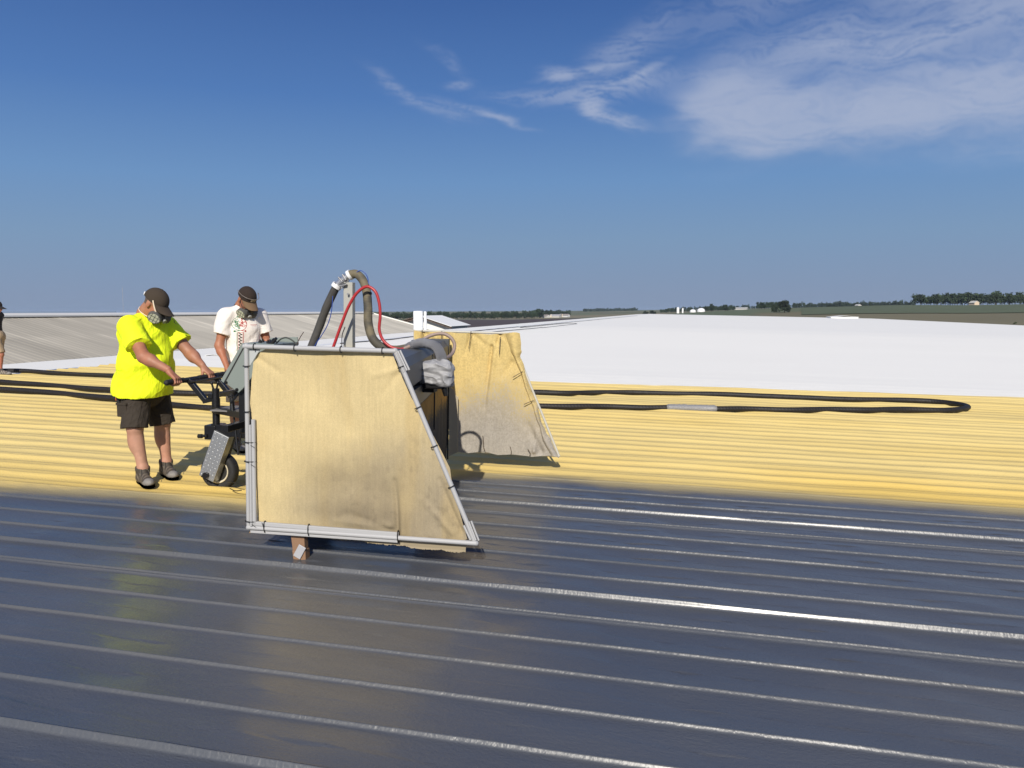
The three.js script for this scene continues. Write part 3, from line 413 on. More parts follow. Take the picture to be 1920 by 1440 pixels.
{
  const L = [[.02, 1.215], [.008, 1.10], [.0, .96], [.012, .85], [.030, .80], [.033, .6], [.033, .4], [.034, .212]], R = [[.915, 1.296], [.96, 1.195], [1.035, 1.04], [1.13, .885], [1.222, .735], [1.285, .625], [1.295, .56], [1.30, .50], [1.345, .37], [1.395, .20]];
  const T = [[.02, 1.215], [.045, 1.272], [.10, 1.298], [.3, 1.298], [.5, 1.296], [.7, 1.296], [.915, 1.296]], B = [[.034, .212], [.2, .195], [.45, .172], [.6, .166], [.8, .158], [.95, .152], [1.1, .160], [1.25, .150], [1.33, .158], [1.395, .20]];
  const fold = (x, y) => { let z = (fbm(x * 2.4, y * 2.0, 40, 3) - .5) * .030 + (fbm(x * 9, y * 7, 41, 3) - .5) * .008 + (fbm(x * 14, y * 2.4, 45, 3) - .5) * .006;
    const cr = (x0, y0, x1, y1, w, a) => { const dx = x1 - x0, dy = y1 - y0, t = clamp(((x - x0) * dx + (y - y0) * dy) / (dx * dx + dy * dy)), d = Math.hypot(x - x0 - dx * t, y - y0 - dy * t); return a * Math.exp(-d * d / (w * w)) * (1 - .6 * t); };
    z += cr(.955, .20, .93, .52, .016, -.024) + cr(.985, .20, 1.0, .50, .030, .016) + cr(.92, .21, .62, .30, .02, -.016) + cr(.90, .235, .55, .25, .02, .014) + cr(1.36, .24, 1.22, .55, .016, -.016) + cr(1.30, .23, 1.10, .42, .02, .010) + cr(1.0, 1.24, .86, 1.05, .02, -.012) + cr(.96, 1.20, .80, 1.16, .02, .010) + cr(.05, 1.24, .2, 1.15, .02, -.010);
    return z + .012 * Math.sin(x * 6 + y * 2) * sst(.2, .5, y) + .02 * sst(1.15, 1.35, x); };
  const cl = cloth(L, R, T, B, 150, 130, fold, -.028);
  const sh = mesh('side_shield', cl, new THREE.MeshStandardMaterial({ map: nearMap, roughness: .92, bumpMap: weave, bumpScale: .003 }), rig); sh.userData.label = 'near shield of smooth pale yellow cloth on a grey pipe frame';
  // ragged lower hem
  const hp = []; for (let i = 0; i <= 260; i++) { const x = .42 + .96 * i / 260, b = .170 - .018 * clamp((x - .42) / .6), y = b - .020 - .018 * fbm(x * 26, 3, 1, 3) - .007 * hsh(i, 1, 2) - .010 * sst(1.0, 1.05, x); hp.push([x, y]); }
  mesh('hem', extr([...hp, [1.385, .19], [.42, .185]], -.034, -.026, 0), new THREE.MeshStandardMaterial({ map: nearMap, roughness: .95 }), sh);
  const pipe = (a, b, r = .0145) => mesh('frame_pipe', rod(a, b, r, r, 14), M.pvc, sh);
  pipe([-.013, .166, 0], [-.013, 1.325, 0]); pipe([-.03, 1.313, .004], [.948, 1.312, .004]); pipe([.935, 1.325, .0], [1.447, .178, .0]); pipe([-.016, .176, .006], [1.455, .180, .006]);
  pipe([.030, .205, .006], [.030, .862, .006], .0135); pipe([.014, .19, .018], [.014, .83, .018], .008);
  mesh('frame_pipe', bar([.02, .205, .004], [.97, .200, .004], .02, .026), M.pvc, sh); mesh('frame_pipe', bar([.0, .150, .0], [.965, .156, .0], .02, .017), M.pvc, sh);
  pipe([.960, 1.315, .012], [1.018, 1.20, .012], .006); pipe([.974, 1.318, .010], [1.032, 1.203, .010], .006); pipe([.947, 1.30, .014], [1.0, 1.19, .014], .005);
  pipe([1.376, .285, .01], [1.418, .20, .01], .007); pipe([1.405, .31, .01], [1.45, .20, .01], .007); pipe([1.42, .315, .008], [1.468, .20, .008], .006);
  each('corner_joint', [new THREE.SphereGeometry(.018, 12, 8).translate(-.013, 1.316, 0), new THREE.SphereGeometry(.018, 12, 8).translate(-.013, .174, 0), new THREE.SphereGeometry(.017, 12, 8).translate(.94, 1.314, 0), new THREE.SphereGeometry(.017, 12, 8).translate(1.449, .178, 0)], M.pvc, sh);
  mesh('corner_plate', extr([[.0, 1.30], [.075, 1.30], [.03, 1.235], [.0, 1.19]], -.014, -.010, 0), std(.42, .44, .44, { roughness: .4 }), sh);
  const ring = (x, y, a, rx = .020, ry = .020, tail) => { const g = new THREE.TorusGeometry(1, .16, 6, 20).scale(rx, ry, .020).rotateY(Math.PI / 2).rotateZ(a).translate(x, y, .003); const l = [g]; if (tail) l.push(rod([x, y - .01, .02], [x + tail[0], y + tail[1], .028], .0022, .0015, 5)); mesh('cable_tie', l, M.tie, sh); };
  for (const x of [.043, .308, .603, .865]) ring(x, 1.312, 0);
  for (const [x, y] of [[.978, 1.218], [1.085, .98], [1.186, .752], [1.295, .515]]) ring(x, y, -66 * RAD);
  for (const [x, y, w] of [[-.013, 1.192, 0], [-.013, .91, 0], [.004, .719, 1], [.004, .598, 1], [.004, .217, 1]]) ring(x, y, Math.PI / 2, .022, w ? .036 : .020, w && [.045, -.03]);
  for (const x of [.1, .392, .968]) ring(x, .186, .05, .02, .036, x < .2 ? [-.01, .035] : null);
  // loose tape and foot under the shield
  mesh('tape_scrap', extr([[-.03, .128], [.11, .142], [.10, .162], [-.02, .160]], -.05, -.04, .002), std(.62, .33, .07), sh);
  each('support_foot', [extr([[.272, .012], [.345, .004], [.338, .155], [.254, .155]], -.085, -.03, .004), extr([[.276, -.014], [.352, -.018], [.350, .040], [.270, .034]], -.088, -.022, .004)], M.wood, rig);
  mesh('foot_tape', bar([.30, .0, -.012], [.34, .075, -.014], .006, .05), std(.4, .4, .42, { roughness: .35 }), rig);
}
// far shield
const farMap = tex(800, 800, (u, v) => {
  const x = u * 1.65, y = v * 1.4, w1 = (fbm(x * 2.2, y * 2.2, 51, 4) - .5) * .62, str = tfbm(u, v, 200, 10, 4, 3), fl = tfbm(u, v, 150, 130, 8, 3), blot = fbm(x * 6, y * 4, 52, 4);
  const g = sst(.10, .92, 1.12 - y + w1 * 1.0 + .22 * (x - .7) + (str - .5) * .16); // grey overspray settles in specks towards the hem
  const speck = sst(.25, .75, g + (fl - .5) * .95);
  let c = mix3([.885, .790, .535], [.875, .760, .490], blot); c = mix3(c, [.69, .655, .605], clamp(speck * .55 + g * .40)); const gy = sst(.30, .9, 1.0 - y + w1 * .4); c = mix3(c, [.665, .65, .63], gy * .6);
  const k = .95 + .16 * (fl - .5) + .07 * (str - .5) + .06 * (blot - .5); return c.map(q => q * k);
}, true);
{
  const L = [[.141, 1.338], [.136, 1.2], [.30, .95], [.44, .72], [.50, .45], [.531, .165]], R = [[1.075, 1.333], [1.145, 1.15], [1.222, .965], [1.295, .74], [1.385, .50], [1.455, .32], [1.54, .17]];
  const T = [[.141, 1.338], [.235, 1.322], [.43, 1.335], [.58, 1.322], [.72, 1.326], [.90, 1.318], [1.075, 1.333]], B = [[.531, .165], [.7, .150], [.86, .172], [1.0, .146], [1.14, .160], [1.34, .146], [1.54, .17]];
  const fold = (x, y) => { let z = (fbm(x * 2.2, y * 1.6, 60, 3) - .5) * .05 + (fbm(x * 9, y * 4, 61, 3) - .5) * .012 + (fbm(x * 22, y * 16, 62, 2) - .5) * .004;
    const cr = (x0, y0, x1, y1, w, a) => { const dx = x1 - x0, dy = y1 - y0, t = clamp(((x - x0) * dx + (y - y0) * dy) / (dx * dx + dy * dy)), d = Math.hypot(x - x0 - dx * t, y - y0 - dy * t); return a * Math.exp(-d * d / (w * w)) * (1 - .7 * t); };
    for (const tx of [.235, .43, .715, 1.0]) z += cr(tx, 1.33, tx - .06, 1.12, .018, -.030) + cr(tx, 1.33, tx + .16, 1.2, .022, -.020) + cr(tx + .03, 1.33, tx + .05, 1.1, .025, .014);
    z += cr(.92, 1.2, .86, .6, .018, -.030) + cr(.955, 1.2, .90, .6, .026, .022) + cr(1.42, .2, 1.30, .45, .03, -.04) + cr(1.36, .2, 1.38, .4, .02, .03) + cr(1.12, 1.05, 1.02, .9, .03, -.02);
    z += .05 * sst(.06, 0, Math.abs(x - (1.0 + (1.333 - y) * .42)) ) * 0; return z; };
  const sh = mesh('side_shield', cloth(L, R, T, B, 130, 120, fold, -2.965), new THREE.MeshStandardMaterial({ map: farMap, roughness: .95, bumpMap: weave, bumpScale: .005 }), rig); sh.userData.label = 'far shield of rough deep yellow cloth with grey overspray towards its lower hem';
  // loose edge that turns back round the slanted pipe
  const EL = [], n = 60; const P = [], U = [], I = []; for (let j = 0; j <= n; j++) { const t = j / n, y = mix(1.333, .16, t), x = lut([[0, [1.06, 0, 0]], [.16, [1.13, 0, 0]], [.313, [1.208, 0, 0]], [.505, [1.282, 0, 0]], [.71, [1.372, 0, 0]], [.864, [1.445, 0, 0]], [1, [1.525, 0, 0]]], t)[0], wv = fbm(t * 9, 2, 70, 3), w = .012 + .05 * sst(.40, 1, wv) + .075 * sst(.22, .0, t) + .03 * sst(.9, 1, t); for (let i = 0; i <= 8; i++) { const s = i / 8; P.push(x - .035 * (wv - .4) + s * (w + .035) , y + .02 * Math.sin(s * 3 + t * 20) * s, -2.965 + .035 * Math.sin(s * 3.14) * (.6 + wv) - .02 * s); U.push((x + s * w) / 1.65, y / 1.4); if (i < 8 && j < n) { const q = j * 9 + i; I.push(q, q + 9, q + 1, q + 1, q + 9, q + 10); } } }
  const eg = new THREE.BufferGeometry(); eg.setAttribute('position', new THREE.Float32BufferAttribute(P, 3)); eg.setAttribute('uv', new THREE.Float32BufferAttribute(U, 2)); eg.setIndex(I); eg.computeVertexNormals();
  mesh('folded_edge', eg, new THREE.MeshStandardMaterial({ map: farMap, roughness: .95, bumpMap: weave, bumpScale: .006 }), sh);
  const thin = std(.50, .48, .42, { roughness: .45 });
  mesh('frame_pipe', rod([1.09, 1.335, -2.985], [1.60, .160, -2.985], .011, .011, 12), thin, sh); mesh('frame_pipe', rod([.141, 1.335, -2.99], [1.095, 1.333, -2.99], .011, .011, 12), thin, sh); mesh('frame_pipe', rod([.141, .2, -2.99], [.141, 1.345, -2.99], .011, .011, 12), thin, sh); mesh('frame_pipe', rod([.13, .165, -2.99], [1.605, .162, -2.99], .011, .011, 12), thin, sh);
  for (const [a, b] of [[[.235, 1.345], [.237, 1.165]], [[.433, 1.34], [.428, 1.165]], [[.723, 1.345], [.704, 1.175]], [[1.011, 1.30], [1.004, 1.13]], [[1.143, .915], [1.235, .973]], [[1.257, .66], [1.36, .706]], [[.855, .33], [.868, .20]], [[.868, .215], [.884, .172]], [[1.127, .24], [1.14, .20]], [[1.14, .20], [1.137, .162]], [[1.300, .225], [1.328, .185]], [[1.328, .185], [1.318, .155]]])
    mesh('cable_tie', rod([...a, -2.935 + (a[0] > 1.1 && a[1] > .5 ? .02 : 0)], [...b, -2.930], .0042, .0028, 6), std(.10, .075, .05), sh);
}
// spray beam across the front, swung a little out of square
{
  const beam = new THREE.Group(); beam.name = 'spray_beam'; beam.position.set(.975, 0, -.115); beam.rotation.y = 9.4 * RAD; rig.add(beam);
  const len = 2.78;
  mesh('housing', extr([[-.26, 1.075], [.0, 1.075], [.0, 1.205], [-.035, 1.250], [-.26, 1.250]], -len, 0, .006), M.grey, beam);
  each('housing_end', [box(-.27, .014, 1.06, 1.268, -len - .012, -len + .10, .006), box(-.268, .012, 1.062, 1.262, -1.62, -1.52, .006)], M.greyD, beam);
  mesh('slot', box(-.22, -.03, 1.02, 1.078, -len, -.005, .002), M.blk, beam);
  mesh('lower_rail', extr([[-.26, .885], [-.012, .885], [-.004, 1.022], [-.26, 1.022]], -len, 0, .005), M.grey, beam);
  const curMap = tex(512, 512, (u, v) => { const n = fbm(u * 14, v * 3, 81, 4), fl = fbm(u * 120, v * 50, 82, 3), g = sst(.14, .36, 1 - v + (n - .5) * .16 + (fl - .5) * .2); let c = mix3([.76, .58, .25], [.66, .47, .16], n); c = mix3(c, [.20, .20, .205], g); return c.map(q => q * (.92 + .2 * (fl - .5))); }, true);  // below the yellow top: dark overspray with the curtain's shade painted in
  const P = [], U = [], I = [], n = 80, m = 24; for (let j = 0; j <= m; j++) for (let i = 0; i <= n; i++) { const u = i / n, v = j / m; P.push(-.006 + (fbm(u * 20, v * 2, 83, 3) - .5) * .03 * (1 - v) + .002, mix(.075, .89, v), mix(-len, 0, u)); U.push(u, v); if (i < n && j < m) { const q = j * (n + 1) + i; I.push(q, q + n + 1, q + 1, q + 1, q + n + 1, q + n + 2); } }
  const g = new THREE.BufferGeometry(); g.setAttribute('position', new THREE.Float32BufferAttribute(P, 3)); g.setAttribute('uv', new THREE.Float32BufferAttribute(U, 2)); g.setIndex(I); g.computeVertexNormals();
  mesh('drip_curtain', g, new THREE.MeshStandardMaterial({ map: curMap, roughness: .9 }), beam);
  each('curtain_seam', [box(-.002, .008, .58, .885, -1.57, -1.562, .001), box(-.002, .012, .1, .885, -len - .004, -len + .012, .002)], M.blkMatte, beam);
}
{ const fp = [[.525, .12], [.612, .165], [.608, .70], [.582, .72], [.572, .765], [.522, .80]]; mesh('end_flap', extr(fp, -2.915, -2.908, .002), std(.40, .345, .25, { roughness: .9 }), rig); }
// spray gun bagged in grey tape on a carriage
{
  const folds = (x, y, z) => .012 * (fbm(x * 9 + y * 9, y * 13 - x * 6, z * 9, 3) - .5) + .060 * Math.abs(fbm(x * 5 + y * 22, y * 5 - x * 7, z * 10 + 4, 2) - .5) - .012 + .010 * (fbm(x * 40, y * 34, z * 40, 2) - .5);
  const f = sBump(sU(.05, sBox([.95, 1.110, -.90], [.088, .062, .065], .022), sBox([.875, 1.112, -.89], [.052, .056, .055], .02), sCap([.955, 1.165, -.90], [1.01, 1.168, -.87], .032, .028), sBox([1.015, 1.085, -.89], [.040, .066, .055], .02)), folds);
  const gun = mesh('spray_gun', surf(f, [.78, .97, -1.04], [1.11, 1.25, -.75], .005), std(.30, .30, .31, { roughness: .55 }), rig);
  each('gun_nozzle', [rod([1.0, 1.04, -.89], [1.02, .95, -.89], .028, .016), box(.86, 1.0, 1.0, 1.055, -.96, -.85, .01)], M.blk, gun);
  each('carriage_plate', [box(.806, .820, 1.005, 1.180, -.86, -.82, .003), box(.775, .81, 1.085, 1.108, -.855, -.825, .003), box(.82, .86, 1.0, 1.17, -1.03, -.90, .004)], std(.40, .40, .40, { roughness: .45, metalness: .3 }), gun);
  each('carriage_bracket', [box(.81, .92, .965, 1.04, -1.03, -.93, .004), box(.865, .875, 1.03, 1.23, -1.07, -1.06, .002)], M.blkMatte, gun);
}
// mast and hoses
const mast = mesh('mast', bar([.09, .55, -1.42], [.09, 1.752, -1.42], .075, .062, .004), M.post, rig);
mesh('mast_foot', box(.0, .18, 1.17, 1.235, -1.5, -1.34, .006), std(.62, .47, .16), mast);
each('clamp_bolt', [rod([.05, 1.71, -1.378], [.05, 1.71, -1.36], .008), rod([.10, 1.66, -1.378], [.10, 1.66, -1.36], .008)], M.steel, mast);
{
  const hb = tex(128, 256, (u, v) => { const h = .5 + .5 * Math.sin(u * Math.PI * 2 * 26) * .4 + .5 * (tfbm(u, v, 20, 6, 3, 3) - .5); return [h, h, h]; }, false, true); hb.repeat.set(3, 1);
  const dustAndSheen = (x, y, z) => { const k = fbm(x * 16, y * 16, z * 16, 3); return mix3([.060, .056, .046], [.155, .130, .080], sst(.35, .72, k)); };
  const hm = new THREE.MeshStandardMaterial({ vertexColors: true, roughness: .72, bumpMap: hb, bumpScale: .003 });
  const wob = (s) => (t) => .95 + .12 * fbm(t * 11 + s, 2, s, 2);
  const rear = [[-.30, 1.05, -1.46], [-.27, 1.185, -1.45], [-.247, 1.228, -1.45], [-.215, 1.302, -1.45], [-.169, 1.413, -1.45], [-.106, 1.55, -1.43], [-.057, 1.643, -1.42], [-.004, 1.727, -1.40]];
  mesh('material_hose', colorize(tube(rear, .032, 70, 14, wob(1)), (x, y, z) => mix3([.045, .045, .047], [.085, .078, .066], fbm(x * 18, y * 18, z * 18, 3))), hm, rig);
  const front = [[.106, 1.812, -1.4], [.158, 1.816, -1.39], [.215, 1.775, -1.37], [.256, 1.69, -1.35], [.277, 1.558, -1.33], [.285, 1.43, -1.32], [.331, 1.318, -1.3], [.409, 1.256, -1.3], [.503, 1.241, -1.3], [.588, 1.255, -1.3], [.66, 1.275, -1.3]];
  mesh('material_hose', colorize(tube(front, .033, 90, 14, wob(5)), dustAndSheen), hm, rig);
  const lag = [[.61, 1.260, -1.30], [.66, 1.280, -1.27], [.76, 1.306, -1.15], [.853, 1.304, -1.05], [.930, 1.285, -.96], [.978, 1.225, -.91], [.990, 1.14, -.90]];
  mesh('lagged_hose', tube(lag, .037, 60, 14, (t) => .90 + .22 * fbm(t * 22, 3, 2, 3)), std(.32, .32, .34, { roughness: .6, bumpMap: wrapBump, bumpScale: .008 }), rig);
  each('cuff', [rod([-.015, 1.710, -1.4], [.002, 1.735, -1.4], .041, .041, 18), rod([.092, 1.803, -1.4], [.113, 1.816, -1.4], .041, .041, 18)], M.white, rig);
  const cp = mesh('coupling', [rod([.0, 1.734, -1.4], [.095, 1.806, -1.4], .027, .027, 16), rod([.03, 1.757, -1.4], [.045, 1.768, -1.4], .037, .037, 16), rod([.062, 1.780, -1.4], [.075, 1.790, -1.4], .037, .037, 16)], M.alu, rig);
  each('clamp_screw', [rod([.02, 1.79, -1.37], [.06, 1.75, -1.36], .006), rod([.055, 1.81, -1.37], [.085, 1.77, -1.36], .006), rod([.03, 1.735, -1.36], [.075, 1.765, -1.355], .005), bar([.03, 1.72, -1.37], [.09, 1.735, -1.37], .03, .012)], M.steel, cp);
  each('hose_tie', [rod([.262, 1.672, -1.35], [.266, 1.655, -1.349], .0365, .0365, 16), rod([.655, 1.280, -1.29], [.667, 1.284, -1.29], .042, .042, 14)], M.tie, rig);
  const red = [[.0, 1.12, -1.25], [.014, 1.217, -1.25], [.036, 1.275, -1.25], [.092, 1.424, -1.25], [.157, 1.576, -1.25], [.225, 1.675, -1.25], [.300, 1.718, -1.25], [.362, 1.685, -1.25], [.395, 1.60, -1.25], [.404, 1.5, -1.25], [.398, 1.39, -1.25], [.426, 1.318, -1.25], [.486, 1.268, -1.25], [.562, 1.250, -1.25], [.625, 1.265, -1.25]];
  mesh('red_hose', tube(red, .0115, 110, 10), M.red, rig);
  const br = [[.60, 1.258, -1.25], [.66, 1.283, -1.25], [.700, 1.304, -1.28], [.760, 1.348, -1.33], [.827, 1.370, -1.35], [.890, 1.368, -1.35], [.938, 1.337, -1.35], [.962, 1.290, -1.35], [.957, 1.240, -1.33], [.955, 1.212, -1.24], [.965, 1.205, -1.08], [.980, 1.210, -.93]];
  mesh('return_hose', tube(br, .0135, 90, 10, (t) => .94 + .14 * fbm(t * 20, 1, 1, 2)), M.brown, rig);
  mesh('blue_wire', tube([[-.023, 1.64, -1.36], [-.030, 1.55, -1.36], [-.045, 1.475, -1.36], [-.075, 1.40, -1.36], [-.117, 1.333, -1.36], [-.175, 1.247, -1.36], [-.2, 1.15, -1.36]], .0036, 50, 6), M.blue, rig);
  mesh('blue_wire', tube([[.175, 1.83, -1.36], [.20, 1.842, -1.36], [.225, 1.836, -1.36], [.253, 1.808, -1.36], [.268, 1.763, -1.36], [.268, 1.70, -1.345]], .0036, 40, 6), M.blue, rig);
  mesh('cable', tube([[-.40, 1.24, -1.1], [-.36, 1.283, -1.1], [-.325, 1.312, -1.1], [-.286, 1.321, -1.1], [-.239, 1.302, -1.1], [-.204, 1.267, -1.1], [-.196, 1.15, -1.1]], .0055, 50, 8), std(.05, .055, .05), rig);
  mesh('cable', tube([[-.26, 1.15, -1.2], [-.252, 1.253, -1.2], [-.225, 1.315, -1.2], [-.194, 1.361, -1.2]], .0032, 30, 6), std(.09, .06, .05), rig);
  mesh('cable', tube([[.076, 1.15, -1.3], [.076, 1.245, -1.3], [.080, 1.348, -1.3], [.102, 1.405, -1.3]], .0034, 30, 6), std(.05, .05, .05), rig);
}
// tilted control box
{
  const z1 = -1.0, z0 = -1.42, A = [-.581, 1.269], B = [-.756, .985], C = [-.63, .904], Dd = [-.40, 1.245], Et = [-.345, 1.318];
  const cb = mesh('control_box', extr([A, B, C, [-.60, .93], [-.345, 1.235], [-.35, 1.262]], z0, z1, .006), M.box, rig);
  mesh('lid', extr([[-.592, 1.272], [-.768, .988], [-.750, .973], [-.569, 1.272]], z0 - .006, z1 + .004, .003), M.box, cb);
  mesh('lid_seal', extr([[-.5675, 1.2725], [-.7445, .9745], [-.738, .969], [-.559, 1.271]], z0 - .004, z1 + .003, .001), M.blkMatte, cb);
  // instrument face at the upper end
  mesh('instrument_face', extr([[-.575, 1.271], [-.355, 1.266], [-.355, 1.272], [-.575, 1.277]], z0, z1 - .01, .001), M.box, cb);
  each('face_flange', [bar([-.582, 1.276, z0 + .006], [-.34, 1.290, z0 + .006], .012, .05), bar([-.345, 1.262, z0], [-.345, 1.262, z1], .02, .025)], M.box, cb);
  for (const [x, z] of [[-.50, -1.10], [-.45, -1.16], [-.47, -1.28], [-.43, -1.09], [-.53, -1.2]]) mesh('knob', [rod([x, 1.272, z], [x, 1.292, z], .014, .012), rod([x, 1.29, z], [x, 1.302, z], .006)], M.bolt, cb);
  mesh('plug', [rod([-.405, 1.262, -1.06], [-.36, 1.305, -1.06], .020, .017), rod([-.36, 1.305, -1.06], [-.345, 1.318, -1.06], .011)], M.blk, cb);
  for (const [x, y] of [[-.728, .972], [-.64, .922], [-.548, 1.255]]) mesh('bolt', [rod([x, y, z1 - .005], [x, y, z1 + .008], .013, .012, 14), rod([x, y, z1 + .006], [x, y, z1 + .013], .006, .006, 8)], M.bolt, cb);
}
// black push handle, frame and caster
{
  const h = mesh('handlebar', tube([[-1.353, .930, -1.19], [-1.356, .932, -1.5], [-1.354, .931, -1.8], [-1.352, .930, -2.11]], .0175, 40, 14), M.blk, rig);
  for (const [a, b] of [[-1.19, -1.42], [-1.64, -2.10]]) mesh('grip', tube([[-1.353, .931, a], [-1.355, .932, (a + b) / 2], [-1.353, .931, b]], .0225, 30, 14, (t) => 1 + .05 * Math.sin(t * 40)), M.rubber, h);
  for (const z of [-1.5, -1.9]) mesh('handle_arm', [bar([-1.365, .938, z], [-1.205, .758, z], .042, .042), bar([-1.225, .752, z], [-1.09, .785, z], .04, .038)], M.blk, h);
  mesh('handle_plate', box(-1.38, -1.30, .905, .925, -1.94, -1.46, .006), M.blk, h);
  mesh('frame', [bar([-1.15, .80, -1.93], [-1.15, .80, -1.47], .04, .04), bar([-1.10, .683, -1.5], [.55, .640, -1.5], .05, .055), bar([-1.11, .69, -1.47], [-.55, .70, -1.10], .05, .05), bar([-.60, .66, -.75], [-.60, .66, -2.2], .05, .05), bar([.55, .62, -.4], [.45, .62, -2.5], .05, .05), box(-.66, -.28, .58, .92, -1.55, -1.05, .01), box(-.60, .1, .55, 1.15, -2.1, -1.5, .02), bar([-1.13, .53, -1.5], [-.55, .50, -1.42], .09, .085), bar([-.95, .53, -1.45], [-.60, .70, -1.30], .035, .035), box(-1.19, -1.09, .44, .56, -1.62, -1.44, .008), bar([-.66, .93, -1.15], [-.80, .79, -1.18], .012, .018)], M.blk, rig);
  mesh('caster_stem', [rod([-1.112, .54, -1.5], [-1.112, .862, -1.5], .030, .030, 20), rod([-1.112, .70, -1.5], [-1.112, .78, -1.5], .034, .034, 20), rod([-1.128, .862, -1.49], [-1.138, .905, -1.485], .008), rod([-1.098, .862, -1.49], [-1.080, .912, -1.48], .008), new THREE.SphereGeometry(.013, 10, 8).translate(-1.139, .908, -1.485), new THREE.SphereGeometry(.013, 10, 8).translate(-1.079, .915, -1.48)], M.blk, rig);
  mesh('tray', box(-1.05, -.78, .700, .712, -1.62, -1.30, .003), std(.18, .17, .16, { roughness: .6 }), rig);
  mesh('lever', [rod([-.888, .85, -1.35], [-.80, .36, -1.29], .008, .008, 8), rod([-.885, .80, -1.35], [-.870, .70, -1.34], .017, .02, 10), ...Array.from({ length: 7 }, (_, i) => new THREE.TorusGeometry(.015, .004, 6, 14).rotateX(Math.PI / 2).translate(-.889 + i * .002, .83 - i * .013, -1.35)), rod([-.80, .36, -1.29], [-.765, .55, -1.28], .006)], M.blk, rig);
  mesh('hub_pin', [rod([-1.21, .47, -1.43], [-1.155, .475, -1.43], .012), rod([-1.235, .468, -1.43], [-1.20, .47, -1.43], .018)], M.blk, rig);
  mesh('yellow_lead', tube([[-1.10, .66, -1.55], [-1.16, .65, -1.56], [-1.175, .60, -1.56], [-1.15, .56, -1.55], [-1.12, .55, -1.53]], .006, 40, 6), std(.70, .55, .05), rig);
  each('trailing_wire', [tube([[-.97, .10, -1.42], [-.9, .115, -1.36], [-.84, .12, -1.33]], .004, 20, 5), tube([[-.94, .05, -1.40], [-.87, .045, -1.36], [-.8, .06, -1.33]], .004, 20, 5)], M.tie, rig);
  // wheel
  const cx = -1.118, cy = .160, cz = -1.555, w = mesh('caster_wheel', new THREE.LatheGeometry([[.0, -.035], [.095, -.035], [.105, -.045], [.128, -.052], [.150, -.045], [.160, -.026], [.1615, 0], [.160, .026], [.150, .045], [.128, .052], [.105, .045], [.095, .035], [0, .035]].map(p => new THREE.Vector2(...p)), 48).rotateX(Math.PI / 2), M.rubber, rig); w.position.set(cx, cy, cz);
  mesh('rim', new THREE.LatheGeometry([[0, .030], [.03, .032], [.045, .020], [.078, .022], [.092, .040], [.100, .041], [.100, .02], [0, .02]].map(p => new THREE.Vector2(...p)), 40).rotateX(Math.PI / 2).translate(0, 0, .006), M.cream, w);
  
  // diamond plate cover over the fork
  const fq = [[-1.084, .519], [-.961, .468], [-1.106, .093], [-1.226, .145]], plate = mesh('wheel_cover', extr([fq[3], fq[2], fq[1], fq[0]], -1.515, -1.42, .004), std(.36, .37, .385, { roughness: .38, metalness: .6 }), rig);
  const lug = []; const ax = V(.122, -.051, 0), ay = V(-.142, -.374, 0); const ll = new THREE.SphereGeometry(1, 8, 5).scale(.0105, .0032, .003); for (let j = 0; j < 13; j++) for (let i = 0; i < 4; i++) { const u = (i + .5 + (j % 2) * .0) / 4, v = (j + .5) / 13, a = (i + j) % 2 ? .78 : -.78; lug.push(ll.clone().rotateZ(a - .38).translate(fq[0][0] + ax.x * u + ay.x * v, fq[0][1] + ax.y * u + ay.y * v, -1.4195)); }
  mesh('tread_lug', lug, std(.50, .51, .52, { roughness: .38, metalness: .6 }), plate);
  mesh('axle_cap', [rod([-1.160, .149, -1.424], [-1.160, .149, -1.392], .026, .024, 18), rod([-1.20, .135, -1.41], [-1.165, .147, -1.405], .008)], M.blk, plate);
  mesh('fork', [bar([-1.03, .46, -1.63], [-1.12, .16, -1.63], .012, .07), bar([-1.07, .52, -1.64], [-1.07, .52, -1.45], .08, .05)], M.blk, rig);
  // the two load wheels under the far side of the frame
  for (const z of [-.55, -2.4]) { const q = w.clone(); q.position.set(.18, .160, z); rig.add(q); mesh('wheel_bracket', bar([.18, .16, z + .06], [.18, .63, z + .06], .012, .08), M.blk, rig); }
}

// ---------- people ----------
const lerpP = (a, b, t) => [mix(a[0], b[0], t), mix(a[1], b[1], t), mix(a[2], b[2], t)];
const sub = (a, b) => [a[0] - b[0], a[1] - b[1], a[2] - b[2]];
const headMat = (c, yaw, pitch, roll = 0) => new THREE.Matrix4().makeRotationFromEuler(new THREE.Euler(roll, yaw, -pitch, 'YZX')).setPosition(...c);
// head in its own frame: x to the face, y up, z to the right ear
const headSDF = sSub(sU(.022,
  sEll([-.012, .035, 0], [.098, .088, .076]), sEll([.022, -.045, 0], [.066, .068, .058]), sEll([.045, -.092, 0], [.036, .026, .036]), sEll([.062, .022, 0], [.030, .016, .052]),
  sCap([.088, .004, 0], [.108, -.034, 0], .009, .014), sEll([.096, -.038, 0], [.014, .009, .020]), sEll([.083, -.066, 0], [.013, .007, .024]), sEll([.081, -.077, 0], [.013, .007, .020]),
  sEll([.058, -.025, .040], [.022, .02, .018]), sEll([.058, -.025, -.040], [.022, .02, .018]),
  sEll([-.012, -.012, .078], [.020, .031, .009]), sEll([-.012, -.012, -.078], [.020, .031, .009]), sCap([-.04, -.03, 0], [-.055, -.14, 0], .052, .056)),
  sU(.01, sEll([.097, .003, .031], [.016, .011, .018]), sEll([.097, .003, -.031], [.016, .011, .018])));
const eyes = sU(.001, sEll([.078, .003, .031], [.0125, .0125, .0125]), sEll([.078, .003, -.031], [.0125, .0125, .0125]));
const headFull = sU(.002, headSDF, eyes);
